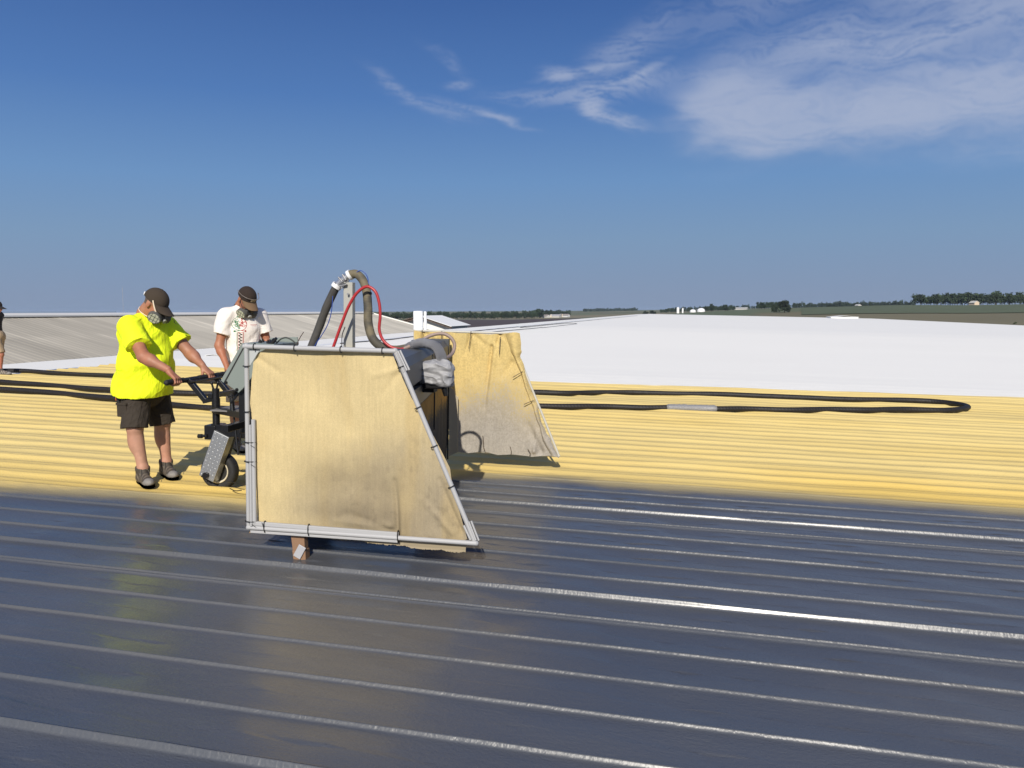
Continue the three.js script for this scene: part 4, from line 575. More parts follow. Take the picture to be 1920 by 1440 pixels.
function headColor(x, y, z, sk, hair) {
  const n = fbm(x * 60, y * 60, z * 60, 3); let c = sk.map((v, i) => v * (.85 + .3 * n));
  if (x > -.03 && x < .1 && Math.abs(z) > .02 && y < 0) c = mix3(c, [sk[0] * 1.05, sk[1] * .8, sk[2] * .72], .4);
  if (x > .07 && Math.hypot(y - .003, Math.abs(z) - .031) < .011) c = Math.hypot(y - .003, Math.abs(z) - .031) < .0055 ? [.05, .035, .025] : [.62, .58, .54];
  if (x > .065 && Math.abs(y - .027) < .006 && Math.abs(z) > .014 && Math.abs(z) < .052) c = hair;
  if (x > .075 && Math.abs(y + .071) < .010 && Math.abs(z) < .023) c = [sk[0] * .85, sk[1] * .55, sk[2] * .5];
  if ((y > .02 && x < .02) || (x < -.035 && y > -.035)) c = mix3(c, hair, sst(.3, .6, n + .15));
  return c;
}
// a hand as implicit shape; C is the grip centre or palm centre, A runs along the knuckles to the thumb side, U out of the back, F to the fingers
function handSDF(C, A, U, F, grip, br = .019) {
  const p = (f, u, a) => [0, 1, 2].map(i => C[i] + F[i] * f + U[i] * u + A[i] * a), parts = [];
  if (grip) {
    const R = br + .0085;
    parts.push(sCap(p(-.072, R + .014, -.014), p(.004, R + .006, -.030), .017, .0135), sCap(p(-.074, R + .014, .004), p(.008, R + .007, -.008), .018, .0135), sCap(p(-.072, R + .012, .020), p(.007, R + .006, .016), .018, .0135), sCap(p(-.070, R + .008, .028), p(.0, R + .003, .034), .016, .0125));
    [-.033, -.011, .012, .034].forEach((a, i) => { const l = [.84, .97, 1, .92][i], r = [.0078, .0088, .0092, .0088][i], b = a * 1.12; parts.push(sCap(p(.006, R + .005, a), p(R * .98 * l + .006, R * .35, b), r + .0012, r), sCap(p(R * .98 * l + .006, R * .35, b), p(R * .72, -R * .78, b), r, r * .93), sCap(p(R * .72, -R * .78, b), p(-R * .30, -R * 1.0, b), r * .93, r * .82)); });
    parts.push(sCap(p(-.058, R - .002, .034), p(-.036, .006, .050), .0145, .0115), sCap(p(-.036, .006, .050), p(-.024, -R * .72, .050), .0112, .0100), sCap(p(-.024, -R * .72, .050), p(.004, -R * 1.02, .046), .0100, .0082));
  } else {
    parts.push(sCap(p(-.045, 0, -.012), p(.035, .002, -.030), .0165, .013), sCap(p(-.045, 0, .002), p(.040, .004, -.009), .018, .0135), sCap(p(-.045, 0, .012), p(.040, .004, .012), .018, .0135), sCap(p(-.04, -.002, .022), p(.034, .002, .032), .016, .0125));
    [-.032, -.011, .012, .033].forEach((a, i) => { const l = [.78, .96, 1.03, .92][i], r = [.0078, .0086, .009, .0086][i]; parts.push(sCap(p(.036, .003, a), p(.036 + .034 * l, -.010, a * 1.04), r + .001, r), sCap(p(.036 + .034 * l, -.010, a * 1.04), p(.036 + .046 * l, -.034 * l, a * 1.02), r, r * .93), sCap(p(.036 + .046 * l, -.034 * l, a * 1.02), p(.036 + .034 * l, -.052 * l, a), r * .93, r * .8)); });
    parts.push(sCap(p(-.03, -.004, .026), p(.002, -.018, .044), .0145, .0115), sCap(p(.002, -.018, .044), p(.030, -.030, .044), .0112, .0098), sCap(p(.030, -.030, .044), p(.050, -.040, .038), .0098, .008));
  }
  return sU(.007, ...parts);
}
const creases = tex(512, 512, (u, v) => { const a = tfbm(u + v, v, 5, 4, 3, 3), b = tfbm(u, v + 2 * u, 9, 5, 8, 3), r = (n) => Math.pow(1 - Math.min(1, Math.abs(n - .5) * 5), 2); const h = .45 * r(a) + .30 * r(b) + .25 * tfbm(u, v, 14, 10, 6, 4); return [h, h, h]; }, false, true);
function wrapUV(g, c) { const p = g.attributes.position, u = new Float32Array(p.count * 2); for (let i = 0; i < p.count; i++) { u[i * 2] = Math.atan2(p.getZ(i) - c[2], p.getX(i) - c[0]) / 6.2832 * 3; u[i * 2 + 1] = p.getY(i) * 2; } g.setAttribute('uv', new THREE.BufferAttribute(u, 2)); return g; }
function person(o) {
  const J = o.J, g = thing('person', o.label, 'person', o.pos, o.turn), k = o.stout ?? 1, sk = o.skin, HM = headMat(J.head, o.headYaw, o.headPitch, o.headRoll || 0), hs = (f) => sXf(f, HM);
  // body: one skin surface from feet to scalp
  const leg = (h, kn, an) => { const cf = lerpP(kn, an, .30); cf[0] -= .022 * k; return [sCap(h, kn, .085 * k, .056 * k), sCap(kn, an, .052 * k, .038 * k), sEll(cf, [.056 * k, .125, .054 * k]), sEll([kn[0] + .012, kn[1], kn[2]], [.05 * k, .055, .048 * k]), sCap(an, [an[0], an[1] - .03, an[2]], .038 * k, .036)]; };
  const arm = (s, e, w) => { const b = lerpP(s, e, .5), fa = lerpP(e, w, .28); return [sCap(s, e, .056 * k, .043 * k), sCap(e, w, .043 * k, .029 * Math.sqrt(k)), sEll(fa, [.046 * k, .046 * k, .046 * k]), sEll(b, [.054 * k, .054 * k, .054 * k])]; };
  const limbs = sU(.03, ...leg(J.hipR, J.knR, J.anR), ...leg(J.hipL, J.knL, J.anL), ...arm(J.shR, J.elR, J.wrR), ...arm(J.shL, J.elL, J.wrL), sCap(J.pelvis, J.chest, .12 * k, .125), sCap(lerpP(J.shR, J.shL, .06), lerpP(J.shR, J.shL, .94), .06, .06), sCap(J.neck, J.head, .058, .05));
  const lo = [9, 0, 9], hi = [-9, 0, -9]; for (const q in J) for (const i of [0, 1, 2]) { lo[i] = Math.min(lo[i], J[q][i] - .2); hi[i] = Math.max(hi[i], J[q][i] + .2); }
  const head = hs(headFull), both = sU(.02, limbs, head);
  const hc = V(.01, -.0, 0).applyMatrix4(HM), cutN = V(0, 1, 0).transformDirection(HM), neckCut = V(0, -.13, 0).applyMatrix4(HM);
  const below = sCut(both, neckCut.toArray(), cutN.toArray()), above = sCut(both, neckCut.clone().addScaledVector(cutN, -.004).toArray(), cutN.clone().negate().toArray());
  lo[1] = .02; const gs = [surf(below, lo, hi, o.cell ?? .0105)];
  gs.push(surf(above, hc.clone().addScalar(-.19).toArray(), hc.clone().addScalar(.19).toArray(), o.cell ? .007 : .0042));
  const inv = HM.clone().invert(), tmp = V(0, 0, 0);
  const paint = (x, y, z) => { tmp.set(x, y, z).applyMatrix4(inv); if (tmp.y > -.12 && tmp.length() < .2) return headColor(tmp.x, tmp.y, tmp.z, sk, o.hair); const n = fbm(x * 34, y * 34, z * 34, 4), q = fbm(x * 6, y * 6, z * 6, 2), legs = sst(.75, .55, y); let c = mix3(sk, o.legSkin || sk, legs); c = mix3(c, [c[0] * 1.02, c[1] * .80, c[2] * .74], clamp(q * 1.3 - .3)); return c.map(v => v * (.80 + .38 * n)); };
  for (const h of o.hands) { const f = sU(.02, handSDF(h.C, h.A, h.U, h.F, h.grip), sCap(h.wrist, h.palm, .026, .020)); const c = h.C; gs.push(surf(f, c.map(v => v - .13), c.map(v => v + .13), o.cell ? .005 : .0032)); }
  mesh('body', colorize(join(gs), paint), new THREE.MeshPhysicalMaterial({ vertexColors: true, roughness: .56 }), g);
  // clothes
  const wr = (a, fx, fy, fz, s) => (x, y, z) => a * (fbm(x * fx, y * fy, z * fz + s, 3) - .5);
  const cuff = (s, e, t) => lerpP(s, e, t), dir = (a, b) => sub(b, a);
  const slv = (s, e, t, r0, r1) => sCut(sCap(s, cuff(s, e, t + .18), r0, r1), cuff(s, e, t), dir(s, e));
  const tee = sU(.022, sU(.055, ...o.torso.map(t => sEll(t[0], t[1])), sCap(lerpP(J.shR, J.shL, .02), J.neckB, .072 * k, .070), sCap(lerpP(J.shL, J.shR, .02), J.neckB, .072 * k, .070)), slv(J.shR, J.elR, o.cuff[0], .085 * k, .088 * k), slv(J.shL, J.elL, o.cuff[1], .085 * k, .088 * k));
  let shirt = sCut(tee, [0, o.hem[0], 0], [o.hem[1], -1, o.hem[2] || 0]);
  shirt = sSub(shirt, sCap(J.neckB.map((v, i) => v + [.0, .035, 0][i]), J.head, .066, .075));
  const fold = o.fold || (() => 0);
  shirt = sBump(shirt, (x, y, z) => wr(.014, 6, 7, 6, 3)(x, y, z) + .030 * (Math.abs(fbm(x * 8 + y * 6 + z * 5, y * 3 - x * 3, z * 6 - x * 5 + y * 4, 2) - .5) - .12) + wr(.010, 18, 11, 18, 7)(x, y, z) + fold(x, y, z));
  const blo = [9, 9, 9], bhi = [-9, -9, -9]; for (const t of o.torso) for (const i of [0, 1, 2]) { blo[i] = Math.min(blo[i], t[0][i] - t[1][i] - .06); bhi[i] = Math.max(bhi[i], t[0][i] + t[1][i] + .06); } for (const q of [J.shR, J.shL, cuff(J.shR, J.elR, .7), cuff(J.shL, J.elL, .7), J.neckB]) for (const i of [0, 1, 2]) { blo[i] = Math.min(blo[i], q[i] - .13); bhi[i] = Math.max(bhi[i], q[i] + .13); }
  const sg = surf(shirt, blo, bhi, o.cell ?? .0075); if (o.shirtUV) { const p = sg.attributes.position, n = sg.attributes.normal, u = new Float32Array(p.count * 2); for (let i = 0; i < p.count; i++) { const q = o.shirtUV(p.getX(i), p.getY(i), p.getZ(i), n.getX(i), n.getZ(i)); u[i * 2] = q[0]; u[i * 2 + 1] = q[1]; } sg.setAttribute('uv', new THREE.BufferAttribute(u, 2)); }
  else wrapUV(sg, J.chest);
  const sm = mesh('shirt', sg, o.shirtMat, g);
  const lg = (h, kn, t, r0, r1) => sCut(sCap(h, lerpP(h, kn, t + .2), r0, r1), lerpP(h, kn, t), [dir(h, kn)[0] + .02, -1 * Math.abs(dir(h, kn)[1]) - .1, dir(h, kn)[2]]);
  let sh = sU(.018, ...o.hips.map(t => sEll(t[0], t[1])), lg(J.hipR, J.knR, o.short, .106 * k, .094 * k), lg(J.hipL, J.knL, o.short, .106 * k, .094 * k));
  sh = sCut(sh, [0, J.hipR[1] + .16, 0], [0, 1, 0]);
  sh = sBump(sh, (x, y, z) => wr(.020, 9, 7, 9, 5)(x, y, z) + wr(.012, 22, 12, 22, 9)(x, y, z));
  const slo = [9, 9, 9], shi = [-9, -9, -9]; for (const q of [J.hipR, J.hipL, lerpP(J.hipR, J.knR, o.short), lerpP(J.hipL, J.knL, o.short), J.pelvis]) for (const i of [0, 1, 2]) { slo[i] = Math.min(slo[i], q[i] - .21); shi[i] = Math.max(shi[i], q[i] + .21); }
  const pants = mesh('shorts', wrapUV(surf(sh, slo, shi, o.cell ?? .0085), J.pelvis), o.shortsMat, g);
  // cap with a curved peak
  const cap = new THREE.Group(); cap.name = 'cap'; cap.applyMatrix4(HM); g.add(cap);
  const dome = new THREE.SphereGeometry(1, 48, 24, 0, 6.2832, 0, 1.62), dp = dome.attributes.position; for (let i = 0; i < dp.count; i++) { const x = dp.getX(i), y = dp.getY(i), z = dp.getZ(i), a = Math.atan2(z, x), seam = .010 * Math.pow(Math.abs(Math.sin(a * 3)), .35) - .008, n = .035 * (fbm(x * 3 + o.pos[0], y * 3, z * 3, 3) - .5), s = 1 + (seam + n) * (1 - .6 * y); dp.setXYZ(i, -.012 + x * .112 * s, .030 + y * .104 * (s + .02 * (x > 0)) , z * .090 * s); } dome.computeVertexNormals();
  mesh('crown', dome, o.capMat, cap); mesh('button', new THREE.SphereGeometry(.008, 10, 6).scale(1, .6, 1).translate(-.012, .137, 0), o.capMat, cap);
  const BP = [], BI = [], bn = 22, bm = 12; for (const s of [0, 1]) for (let j = 0; j <= bm; j++) for (let i = 0; i <= bn; i++) { const u = i / bn * 2 - 1, v = j / bm, w = .082 * (1 - .10 * v), z = u * w, x0 = -.012 + .106 * Math.sqrt(Math.max(0, 1 - Math.pow(z / .0895, 2))), x = x0 + v * (.100 * Math.sqrt(Math.max(.12, 1 - Math.pow(u * .93, 4)))), y = .036 - z * z * 4.2 * (.35 + .65 * v) - .026 * v - (s ? .0045 : 0); BP.push(x, y, z); if (i < bn && j < bm) { const q = s * (bn + 1) * (bm + 1) + j * (bn + 1) + i, a = q, b = q + 1, c = q + bn + 1, d = c + 1; s ? BI.push(a, c, b, b, c, d) : BI.push(a, b, c, b, d, c); } }
  const N1 = (bn + 1) * (bm + 1); for (let i = 0; i < bn; i++) { const a = bm * (bn + 1) + i; BI.push(a, a + 1, a + N1, a + 1, a + 1 + N1, a + N1); } for (const i of [0, bn]) for (let j = 0; j < bm; j++) { const a = j * (bn + 1) + i, b = a + bn + 1; BI.push(a, b, a + N1, b, b + N1, a + N1); }
  const bg = new THREE.BufferGeometry(); bg.setAttribute('position', new THREE.Float32BufferAttribute(BP, 3)); bg.setIndex(BI); bg.computeVertexNormals(); mesh('peak', bg, o.peakMat || o.capMat, cap);
  // shoes and socks
  for (const [an, yaw] of [[J.anR, o.feet[0]], [J.anL, o.feet[1]]]) {
    const FM = new THREE.Matrix4().makeRotationY(yaw).setPosition(an[0], 0, an[2]), fs = .97;
    const up = sCut(sU(.03, sCap([-.045, .045, 0], [.11, .040, .006], .043, .040), sEll([.165, .042, .006], [.060, .036, .045]), sCap([-.020, .06, 0], [-.012, .132, 0], .052, .060), sCap([.02, .085, 0], [.12, .055, .004], .034, .028)), [0, .016, 0], [0, -1, 0]);
    const upc = sSub(sCut(up, [-.02, .150, 0], [.22, 1, 0]), sCap([-.012, .12, 0], [-.004, .22, 0], .046, .050));
    const s = mesh('shoe', colorize(surf(sBump(upc, (x, y, z) => .006 * (fbm(x * 40, y * 40, z * 40, 2) - .5)), [-.12, .0, -.08], [.25, .2, .09], .005), (x, y, z) => { const n = fbm(x * 30, y * 30, z * 30, 3); if (x > .165 || (x > .13 && y < .05)) return [.22, .205, .19]; const st = Math.sin((x * 1.0 + y * .55) * 150) > .25 && x > -.02 && x < .14 && y < .10 && y > .03; const c = o.shoe; return st ? c.map(v => v * 2.6) : c.map(v => v * (.7 + .6 * n)); }), new THREE.MeshStandardMaterial({ vertexColors: true, roughness: .7 }), g); s.applyMatrix4(FM);
    const so = new THREE.Shape(); so.moveTo(-.088, -.03); so.bezierCurveTo(-.10, 0, -.09, .036, -.06, .040); so.bezierCurveTo(0, .038, .06, .040, .13, .052); so.bezierCurveTo(.20, .056, .228, .03, .226, .006); so.bezierCurveTo(.222, -.03, .18, -.046, .12, -.042); so.bezierCurveTo(.05, -.034, -.02, -.040, -.06, -.038); so.bezierCurveTo(-.075, -.038, -.085, -.036, -.088, -.03);
    mesh('sole', new THREE.ExtrudeGeometry(so, { depth: .014, bevelEnabled: true, bevelSize: .004, bevelThickness: .004, bevelSegments: 2, curveSegments: 10 }).rotateX(-Math.PI / 2).scale(1, 1, -1).rotateX(0).translate(0, .005, 0), std(.27, .26, .235, { roughness: .8, side: THREE.DoubleSide }), s);
    if (!o.cell) { const lc = []; for (let i = 0; i < 6; i++) { const x = .030 + i * .019, y = .122 - i * .0085; lc.push(tube([[x - .004, y - .022, -.030], [x + .004, y, 0], [x + .010, y - .020, .032]], .0022, 12, 5)); } lc.push(tube([[.03, .12, .0], [.05, .135, .03], [.075, .10, .045], [.06, .08, .05]], .002, 16, 5), tube([[.03, .12, .0], [.06, .13, -.02], [.09, .10, -.03]], .002, 16, 5)); mesh('lace', lc, std(.13, .115, .085), s); mesh('heel_loop', new THREE.TorusGeometry(.012, .003, 6, 14).scale(.7, 1.3, 1).translate(-.068, .135, 0), std(.02, .02, .02), s); }
    const sc = new THREE.CylinderGeometry(.041 * k + .003, .046, o.sock[1], 24, 1, true); const skm = mesh('sock', sc.translate(-.012, .125 + o.sock[1] / 2 - .01, 0), std(...o.sock[0], { roughness: .95 }), g); skm.applyMatrix4(FM);
  }
  return { g, HM, cap, shirt: sm, pants };
}
// half-mask breathing protector in head space
function respirator(P, o) {
  const r = new THREE.Group(); r.name = 'respirator'; r.applyMatrix4(P.HM); r.position.add(V(...(o.drop || [0, 0, 0])).transformDirection(P.HM).multiplyScalar(Math.hypot(...(o.drop || [0, 0, 0])))); P.g.add(r);
  const mk = sU(.02, sEll([.088, -.062, 0], [.046, .056, .050]), sCap([.105, -.06, -.04], [.105, -.06, .04], .026, .026), sEll([.128, -.070, 0], [.022, .024, .024]), sEll([.105, -.015, 0], [.020, .030, .020]));
  mesh('face_piece', surf(mk, [.02, -.14, -.09], [.17, .05, .09], .0045), std(.016, .016, .018, { roughness: .5 }), r);
  mesh('exhale_valve', [rod([.125, -.072, 0], [.155, -.078, 0], .022, .020, 18)], std(.30, .30, .28), r);
  for (const s of [-1, 1]) {
    const f = new THREE.Group(); f.name = 'filter'; f.position.set(.098, -.072, s * .072); f.rotation.set(0, -s * 1.05, 0); f.rotateZ(-.12); r.add(f);   // x axis faces out of the disc
    mesh('filter_body', rod([-.022, 0, 0], [.020, 0, 0], .049, .046, 28).scale(1, 1.0, 1.18), std(.10, .10, .092, { roughness: .6 }), f); mesh('filter_pad', rod([.018, 0, 0], [.023, 0, 0], .041, .040, 28).scale(1, 1, 1.18), std(...o.pad, { roughness: .85 }), f);
    const gr = []; for (const t of [-.024, 0, .024]) gr.push(box(.022, .026, -.038, .038, t * 1.15 - .0015, t * 1.15 + .0015, .001)); for (const t of [-.016, .016]) gr.push(box(.022, .0265, t - .0015, t + .0015, -.046, .046, .001)); mesh('filter_grid', gr, std(.09, .09, .08), f);
  }
  for (const s of [-1, 1]) { const w = o.strap[1]; const st = []; const pts = o.low ? [[.10, -.05, s * .055], [.03, -.035, s * .085], [-.05, -.06, s * .080], [-.10, -.075, s * .03], [-.11, -.08, 0]] : [[.115, -.062, s * .050], [.085, -.03, s * .068], [.05, .012, s * .085], [.022, .05, s * .094]]; const c = new THREE.CatmullRomCurve3(pts.map(toV)); for (let i = 0; i < 14; i++) st.push(bar(c.getPoint(i / 14), c.getPoint((i + 1.05) / 14), w * .3, w, .0008)); mesh('strap', st, std(...o.strap[0], { roughness: .8 }), r); }
  mesh('neck_strap', tube([[.10, -.085, .055], [.04, -.10, .085], [-.05, -.105, .078], [-.095, -.10, .03], [-.1, -.10, 0], [-.095, -.10, -.03], [-.05, -.105, -.078], [.04, -.10, -.085], [.10, -.085, -.055]], .004, 50, 6), std(...o.strap[0]), r);
  return r;
}
const fabric = tex(256, 256, (u, v) => { const h = tfbm(u, v, 60, 60, 5, 3); return [h, h, h]; }, false, true);
// worker one: bright yellow shirt, both hands on the handlebar
{
  const toP = (x, y, z) => { const w = V(x, y, z).applyMatrix4(rigM); return w.sub(V(...pos)).applyAxisAngle(V(0, 1, 0), -turn).toArray(); };
  rig.updateMatrixWorld(true); const rigM = rig.matrixWorld; const pos = [-4.43, planeY(-4.43) + .030, -5.95], turn = -15 * RAD;
  const R = toP(-1.354, .931, -1.30), L = toP(-1.354, .931, -1.80), a0 = toP(-1.354, .931, -1.0), a1 = toP(-1.354, .931, -2.0);
  const ax = V(...a0).sub(V(...a1)).normalize();                     // along the bar towards the viewer
  const hand = (C, A, fdir, el) => { const F0 = V(...fdir), F = F0.addScaledVector(A, -F0.dot(A)).normalize(); let U = V(0, 1, 0); U.addScaledVector(A, -U.dot(A)).addScaledVector(F, -U.dot(F)).normalize(); const W = V(...C).addScaledVector(F, -.098).addScaledVector(U, .052); return { C, A: A.toArray(), U: U.toArray(), F: F.toArray(), grip: true, wrist: W.toArray(), palm: V(...C).addScaledVector(F, -.055).addScaledVector(U, .038).toArray() }; };
  const hR = hand(R, ax.clone().negate(), [.85, -.50, 0]), hL = hand(L, ax.clone(), [.85, -.50, 0]);
  const J = { hipR: [-.14, .80, .138], hipL: [-.21, .80, -.085], knR: [-.105, .490, .198], knL: [-.172, .478, -.130], anR: [-.062, .135, .168], anL: [-.150, .130, -.138], pelvis: [-.18, .86, .04], chest: [-.115, 1.22, .03], shR: [-.085, 1.345, .215], shL: [-.105, 1.345, -.160], elR: [.175, 1.10, .290], elL: [.085, 1.10, -.250], wrR: hR.wrist, wrL: hL.wrist, neck: [-.085, 1.40, .022], neckB: [-.095, 1.395, .025], head: [.012, 1.535, .025] };
  const n2 = (x, y, z) => Math.sin(x * 9 + y * 26 + z * 11 + 3 * fbm(x * 5, y * 5, z * 5, 2)) * .0085 * sst(1.38, 1.1, y);
  const P = person({ label: 'stout person in bright yellow shirt and dark shorts pushing the rig by its handlebar', pos, turn, stout: 1.12, skin: [.36, .165, .10], legSkin: [.46, .26, .18], hair: [.10, .075, .055], J, headYaw: 14 * RAD, headPitch: 36 * RAD, hands: [hR, hL],
    torso: [[[-.125, 1.225, .03], [.165, .215, .215]], [[-.135, 1.02, .035], [.215, .27, .240]], [[-.170, .80, .045], [.228, .32, .256]], [[-.20, 1.26, .03], [.12, .17, .20]]], cuff: [.66, .62], hem: [.742, -.10, 0], fold: n2,
    shirtMat: std(.84, .97, .012, { roughness: .85, bumpMap: creases, bumpScale: .0055 }), hips: [[[-.175, .80, .04], [.175, .16, .195]]], short: 1.02, shortsMat: std(.036, .027, .019, { roughness: .9, bumpMap: creases, bumpScale: .009 }), capMat: std(.044, .031, .020, { roughness: .92 }), feet: [-22 * RAD, -20 * RAD], shoe: [.058, .047, .036], sock: [[.02, .02, .02], .035] });
  respirator(P, { pad: [.42, .42, .33], strap: [[.72, .60, .46], .011] });
  mesh('head_strap', [tube([[-.10, .03, .02], [-.118, .02, 0], [-.10, .03, -.02]], .006, 12, 6), bar([-.125, .035, .025], [-.105, .02, .045], .012, .016)], std(.75, .75, .75), P.cap);
  { const s = P.shirt.geometry, p = s.attributes.position, n = s.attributes.normal, ix = s.index.array, Q = [], N = [], ok = (i) => n.getX(i) > .25 && p.getY(i) > 1.13 && p.getY(i) < 1.245 && p.getZ(i) > -.135 && p.getZ(i) < -.045;
    for (let i = 0; i < ix.length; i += 3) if (ok(ix[i]) && ok(ix[i + 1]) && ok(ix[i + 2])) for (const v of [ix[i], ix[i + 1], ix[i + 2]]) { Q.push(p.getX(v) + n.getX(v) * .004, p.getY(v) + n.getY(v) * .004, p.getZ(v) + n.getZ(v) * .004); N.push(n.getX(v), n.getY(v), n.getZ(v)); }
    const g = new THREE.BufferGeometry(); g.setAttribute('position', new THREE.Float32BufferAttribute(Q, 3)); g.setAttribute('normal', new THREE.Float32BufferAttribute(N, 3)); mesh('chest_pocket', g, std(.78, .91, .012, { roughness: .85 }), P.shirt); }
  mesh('cargo_pocket', [box(-.21, -.09, .585, .70, .262, .283, .008), box(-.214, -.086, .685, .705, .262, .288, .004)], std(.038, .028, .019, { roughness: .9 }), P.pants);
  const tp = new THREE.Group(); tp.name = 'belt_pouch'; P.g.add(tp); mesh('pouch', box(-.33, -.285, .69, .80, .14, .20, .008), M.blkMatte, tp); mesh('tape_measure', box(-.36, -.33, .70, .77, .135, .185, .010), std(.55, .13, .03, { roughness: .5 }), tp); mesh('clip', bar([-.30, .78, .19], [-.31, .84, .20], .012, .02), M.blk, tp);
  const ct = [tube([[.205, -.012, .0], [.222, -.020, -.012], [.216, -.034, -.02], [.232, -.040, -.034], [.244, -.036, -.04]], .0022, 30, 5)]; mesh('loose_cord', ct, M.tie, P.cap);
}
// worker two: pale printed shirt, behind the control box
{
  const print = (() => {
    const c = document.createElement('canvas'); c.width = c.height = 1024; const x = c.getContext('2d'); x.fillStyle = '#ece4dc'; x.fillRect(0, 0, 1024, 1024);
    const gR = '#a8443f', gG = '#2f6a48'; let s = 7; const r = () => (s = (s * 16807) % 2147483647) / 2147483647;
    x.lineWidth = 7;   // an ornamental roundel, green on one half and red on the other, over a banded staff
    for (const [col, sg] of [[gG, -1], [gR, 1]]) { x.strokeStyle = col; x.fillStyle = col; x.beginPath(); x.arc(512, 330, 112, sg < 0 ? Math.PI / 2 : -Math.PI / 2, sg < 0 ? Math.PI * 1.5 : Math.PI / 2); x.stroke(); for (let i = 0; i < 26; i++) { const a = r() * Math.PI - Math.PI / 2, d = 18 + r() * 80; x.lineWidth = 4 + r() * 5; x.beginPath(); x.arc(512 + sg * Math.cos(a) * d, 330 + Math.sin(a) * d, 8 + r() * 14, r() * 6, r() * 6 + 3.6); x.stroke(); } x.lineWidth = 10; x.beginPath(); x.moveTo(512 + sg * 6, 442); x.lineTo(512 + sg * 52, 452); x.lineTo(512 + sg * 88, 452); x.moveTo(512 + sg * 50, 470); x.lineTo(512 + sg * 50, 800); x.stroke(); x.fillRect(512 + (sg < 0 ? -96 : 70), 440, 26, 30); x.fillRect(512 + (sg < 0 ? -34 : 4), 196, 30, 14); x.fillRect(512 + (sg < 0 ? -14 : 2), 176, 12, 40); }
    x.strokeStyle = '#3b3430'; x.lineWidth = 15; x.beginPath(); for (let i = 0; i < 6; i++) { const y = 480 + i * 52; x.moveTo(482, y); x.lineTo(528, y + 34); x.lineTo(484, y + 48); } x.stroke(); x.strokeStyle = gR; x.lineWidth = 6; x.strokeRect(476, 476, 72, 326); x.beginPath(); x.moveTo(480, 820); x.lineTo(512, 800); x.lineTo(545, 826); x.stroke();
    x.fillStyle = '#b4524f'; for (let i = 0; i < 9; i++) x.fillRect(690 + i * 15, 344, 10, 12); for (let i = 0; i < 6; i++) x.fillRect(716 + i * 14, 366, 8, 7);
    const t = new THREE.CanvasTexture(c); t.colorSpace = THREE.SRGBColorSpace; return t; })();
  const pos = [-4.60, planeY(-4.60) + .02, -7.55], turn = -33 * RAD;
  const hR = { C: [.155, .845, .262], A: V(.62, .12, .28).normalize().toArray(), U: V(-.2, .1, .95).normalize().toArray(), F: [.2, -.97, .02] };
  { const A = V(...hR.A), F = V(...hR.F); F.normalize(); A.addScaledVector(F, -A.dot(F)).normalize(); const U = A.clone().cross(F).normalize(); if (U.z < 0) U.negate(); Object.assign(hR, { A: A.toArray(), F: F.toArray(), U: U.toArray(), grip: false, wrist: V(...hR.C).addScaledVector(F, -.075).toArray(), palm: V(...hR.C).addScaledVector(F, -.02).toArray() }); }
  const hL = { C: [.30, .99, -.16], A: [.0, 0, 1], U: [0, 1, 0], F: [1, 0, 0], grip: false, wrist: [.225, .995, -.165], palm: [.27, .99, -.16] };
  const J = { hipR: [-.02, .88, .10], hipL: [-.02, .88, -.10], knR: [.0, .48, .11], knL: [-.02, .48, -.12], anR: [-.02, .12, .12], anL: [-.06, .12, -.13], pelvis: [-.02, .93, 0], chest: [-.005, 1.30, 0], shR: [.0, 1.435, .185], shL: [.01, 1.43, -.185], elR: [-.015, 1.12, .262], elL: [.03, 1.14, -.25], wrR: hR.wrist, wrL: hL.wrist, neck: [.02, 1.47, 0], neckB: [.012, 1.475, 0], head: [.105, 1.60, 0] };
  const P = person({ label: 'person in a pale printed shirt and brown cap standing behind the control box', pos, turn, skin: [.37, .155, .085], legSkin: [.42, .21, .13], hair: [.045, .028, .02], J, headYaw: 6 * RAD, headPitch: 41 * RAD, hands: [hR, hL],
    torso: [[[.0, 1.31, 0], [.128, .20, .190]], [[.0, 1.12, 0], [.130, .26, .178]], [[-.01, .96, 0], [.138, .20, .182]]], cuff: [.62, .62], hem: [.862, -.03, 0], fold: (x, y, z) => Math.sin(y * 22 + z * 16 + 4 * fbm(x * 5, y * 4, z * 6, 2)) * .004,
    shirtUV: (x, y, z, nx, nz) => nx > .1 && y < 1.5 ? [.5 - (z - .090) / .62, (y - 1.335) / .62 + .66] : [.02, .02],
    shirtMat: new THREE.MeshStandardMaterial({ map: print, roughness: .88, bumpMap: fabric, bumpScale: .002 }), hips: [[[-.02, .90, 0], [.135, .15, .172]]], short: .88, shortsMat: std(.46, .37, .27, { roughness: .9 }), capMat: std(.026, .016, .012, { roughness: .92 }), peakMat: std(.155, .095, .050, { roughness: .9 }), feet: [0, 0], shoe: [.09, .07, .05], sock: [[.6, .6, .6], .05] });
  respirator(P, { pad: [.44, .45, .33], strap: [[.02, .02, .02], .007], drop: [.006, -.030, 0] });
  const pc = document.createElement('canvas'); pc.width = 128; pc.height = 64; const q = pc.getContext('2d'); q.fillStyle = '#b9ab90'; q.fillRect(0, 0, 128, 64); q.fillStyle = '#1d1712'; q.beginPath(); q.moveTo(34, 14); q.lineTo(52, 48); q.lineTo(40, 48); q.lineTo(26, 22); q.fill(); for (const [a, b] of [[54, 8], [70, 8], [86, 10], [104, 7]]) { q.fillRect(a, 18, b, 28); q.fillRect(a, 18, 12, 7); q.fillRect(a, 38, 12, 7); }
  const pt = new THREE.CanvasTexture(pc); pt.colorSpace = THREE.SRGBColorSpace; const pm = new THREE.CylinderGeometry(.114, .114, .034, 16, 1, true, Math.PI / 2 - .30, .60).scale(1, 1, .82);
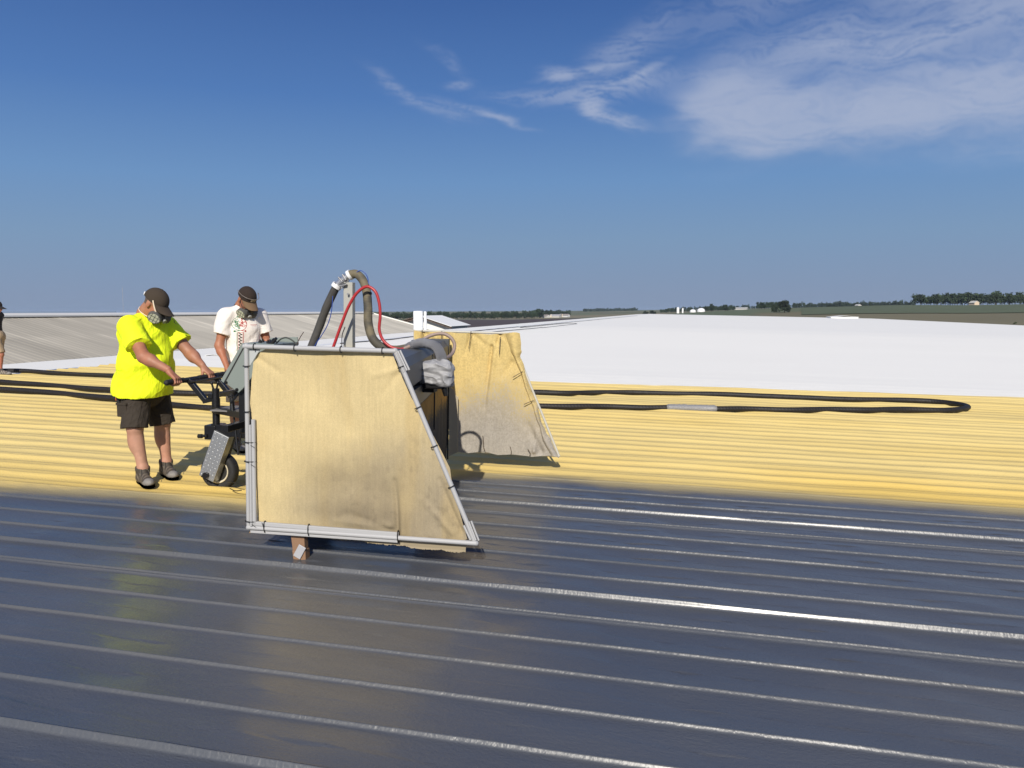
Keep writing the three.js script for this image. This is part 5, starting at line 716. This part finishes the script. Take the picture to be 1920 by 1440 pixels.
  mesh('cap_patch', pm.translate(-.010, .066, 0), new THREE.MeshStandardMaterial({ map: pt, roughness: .8, side: THREE.DoubleSide }), P.cap).rotation.y = .02;
  mesh('glasses', [tube([[.03, .075, .096], [.085, .085, .066], [.112, .088, 0], [.085, .085, -.066], [.03, .075, -.096]], .0032, 40, 6), tube([[.03, .075, .096], [-.02, .073, .104], [-.07, .066, .096]], .0028, 20, 6), tube([[.03, .075, -.096], [-.02, .073, -.112], [-.02, .06, -.128]], .0032, 20, 6)], std(.20, .17, .15, { roughness: .3 }), P.cap);
  mesh('ear_strap', tube([[.03, .03, .090], [.04, -.03, .088], [.055, -.08, .075]], .003, 20, 6), M.tie, P.cap);
}
// worker three: only just inside the left edge
{
  const pos = [-13.64, planeY(-13.5) + .02, -13.30], turn = 14 * RAD;
  const hR = { C: [-.20, .74, .22], A: [.98, .05, 0], U: [0, 0, 1], F: [0, -1, 0], grip: false, wrist: [-.20, .81, .22], palm: [-.20, .76, .22] }, hL = { C: [-.16, .74, -.22], A: [.98, .05, 0], U: [0, 0, -1], F: [0, -1, 0], grip: false, wrist: [-.16, .81, -.22], palm: [-.16, .76, -.22] };
  const J = { hipR: [.02, .76, .09], hipL: [-.0, .76, -.09], knR: [.13, .43, .10], knL: [-.04, .42, -.10], anR: [.10, .12, .10], anL: [-.20, .12, -.11], pelvis: [-.03, .80, 0], chest: [-.02, 1.10, 0], shR: [-.01, 1.20, .17], shL: [-.01, 1.20, -.17], elR: [-.15, .97, .22], elL: [-.14, .97, -.22], wrR: hR.wrist, wrL: hL.wrist, neck: [.0, 1.25, 0], neckB: [.0, 1.25, 0], head: [.045, 1.375, 0] };
  person({ label: 'person in black shirt and tan shorts cut off by the left edge', pos, turn, cell: .013, stout: .95, skin: [.40, .16, .10], hair: [.03, .02, .02], J, headYaw: 0, headPitch: 14 * RAD, hands: [hR, hL], torso: [[[-.01, 1.10, 0], [.12, .17, .17]], [[-.02, .93, 0], [.12, .20, .165]]], cuff: [.6, .6], hem: [.77, 0, 0], shirtMat: std(.02, .017, .016, { roughness: .9 }), hips: [[[.01, .78, 0], [.15, .15, .17]]], short: .94, shortsMat: std(.36, .26, .16, { roughness: .9 }), capMat: std(.02, .016, .015, { roughness: .9 }), feet: [0, 0], shoe: [.10, .085, .07], sock: [[.75, .72, .70], .11] });
}

const renderer = new THREE.WebGLRenderer({ antialias: true });
renderer.toneMapping = THREE.LinearToneMapping; renderer.toneMappingExposure = EXPOSURE;
renderer.shadowMap.enabled = true;
renderer.render(scene, camera);
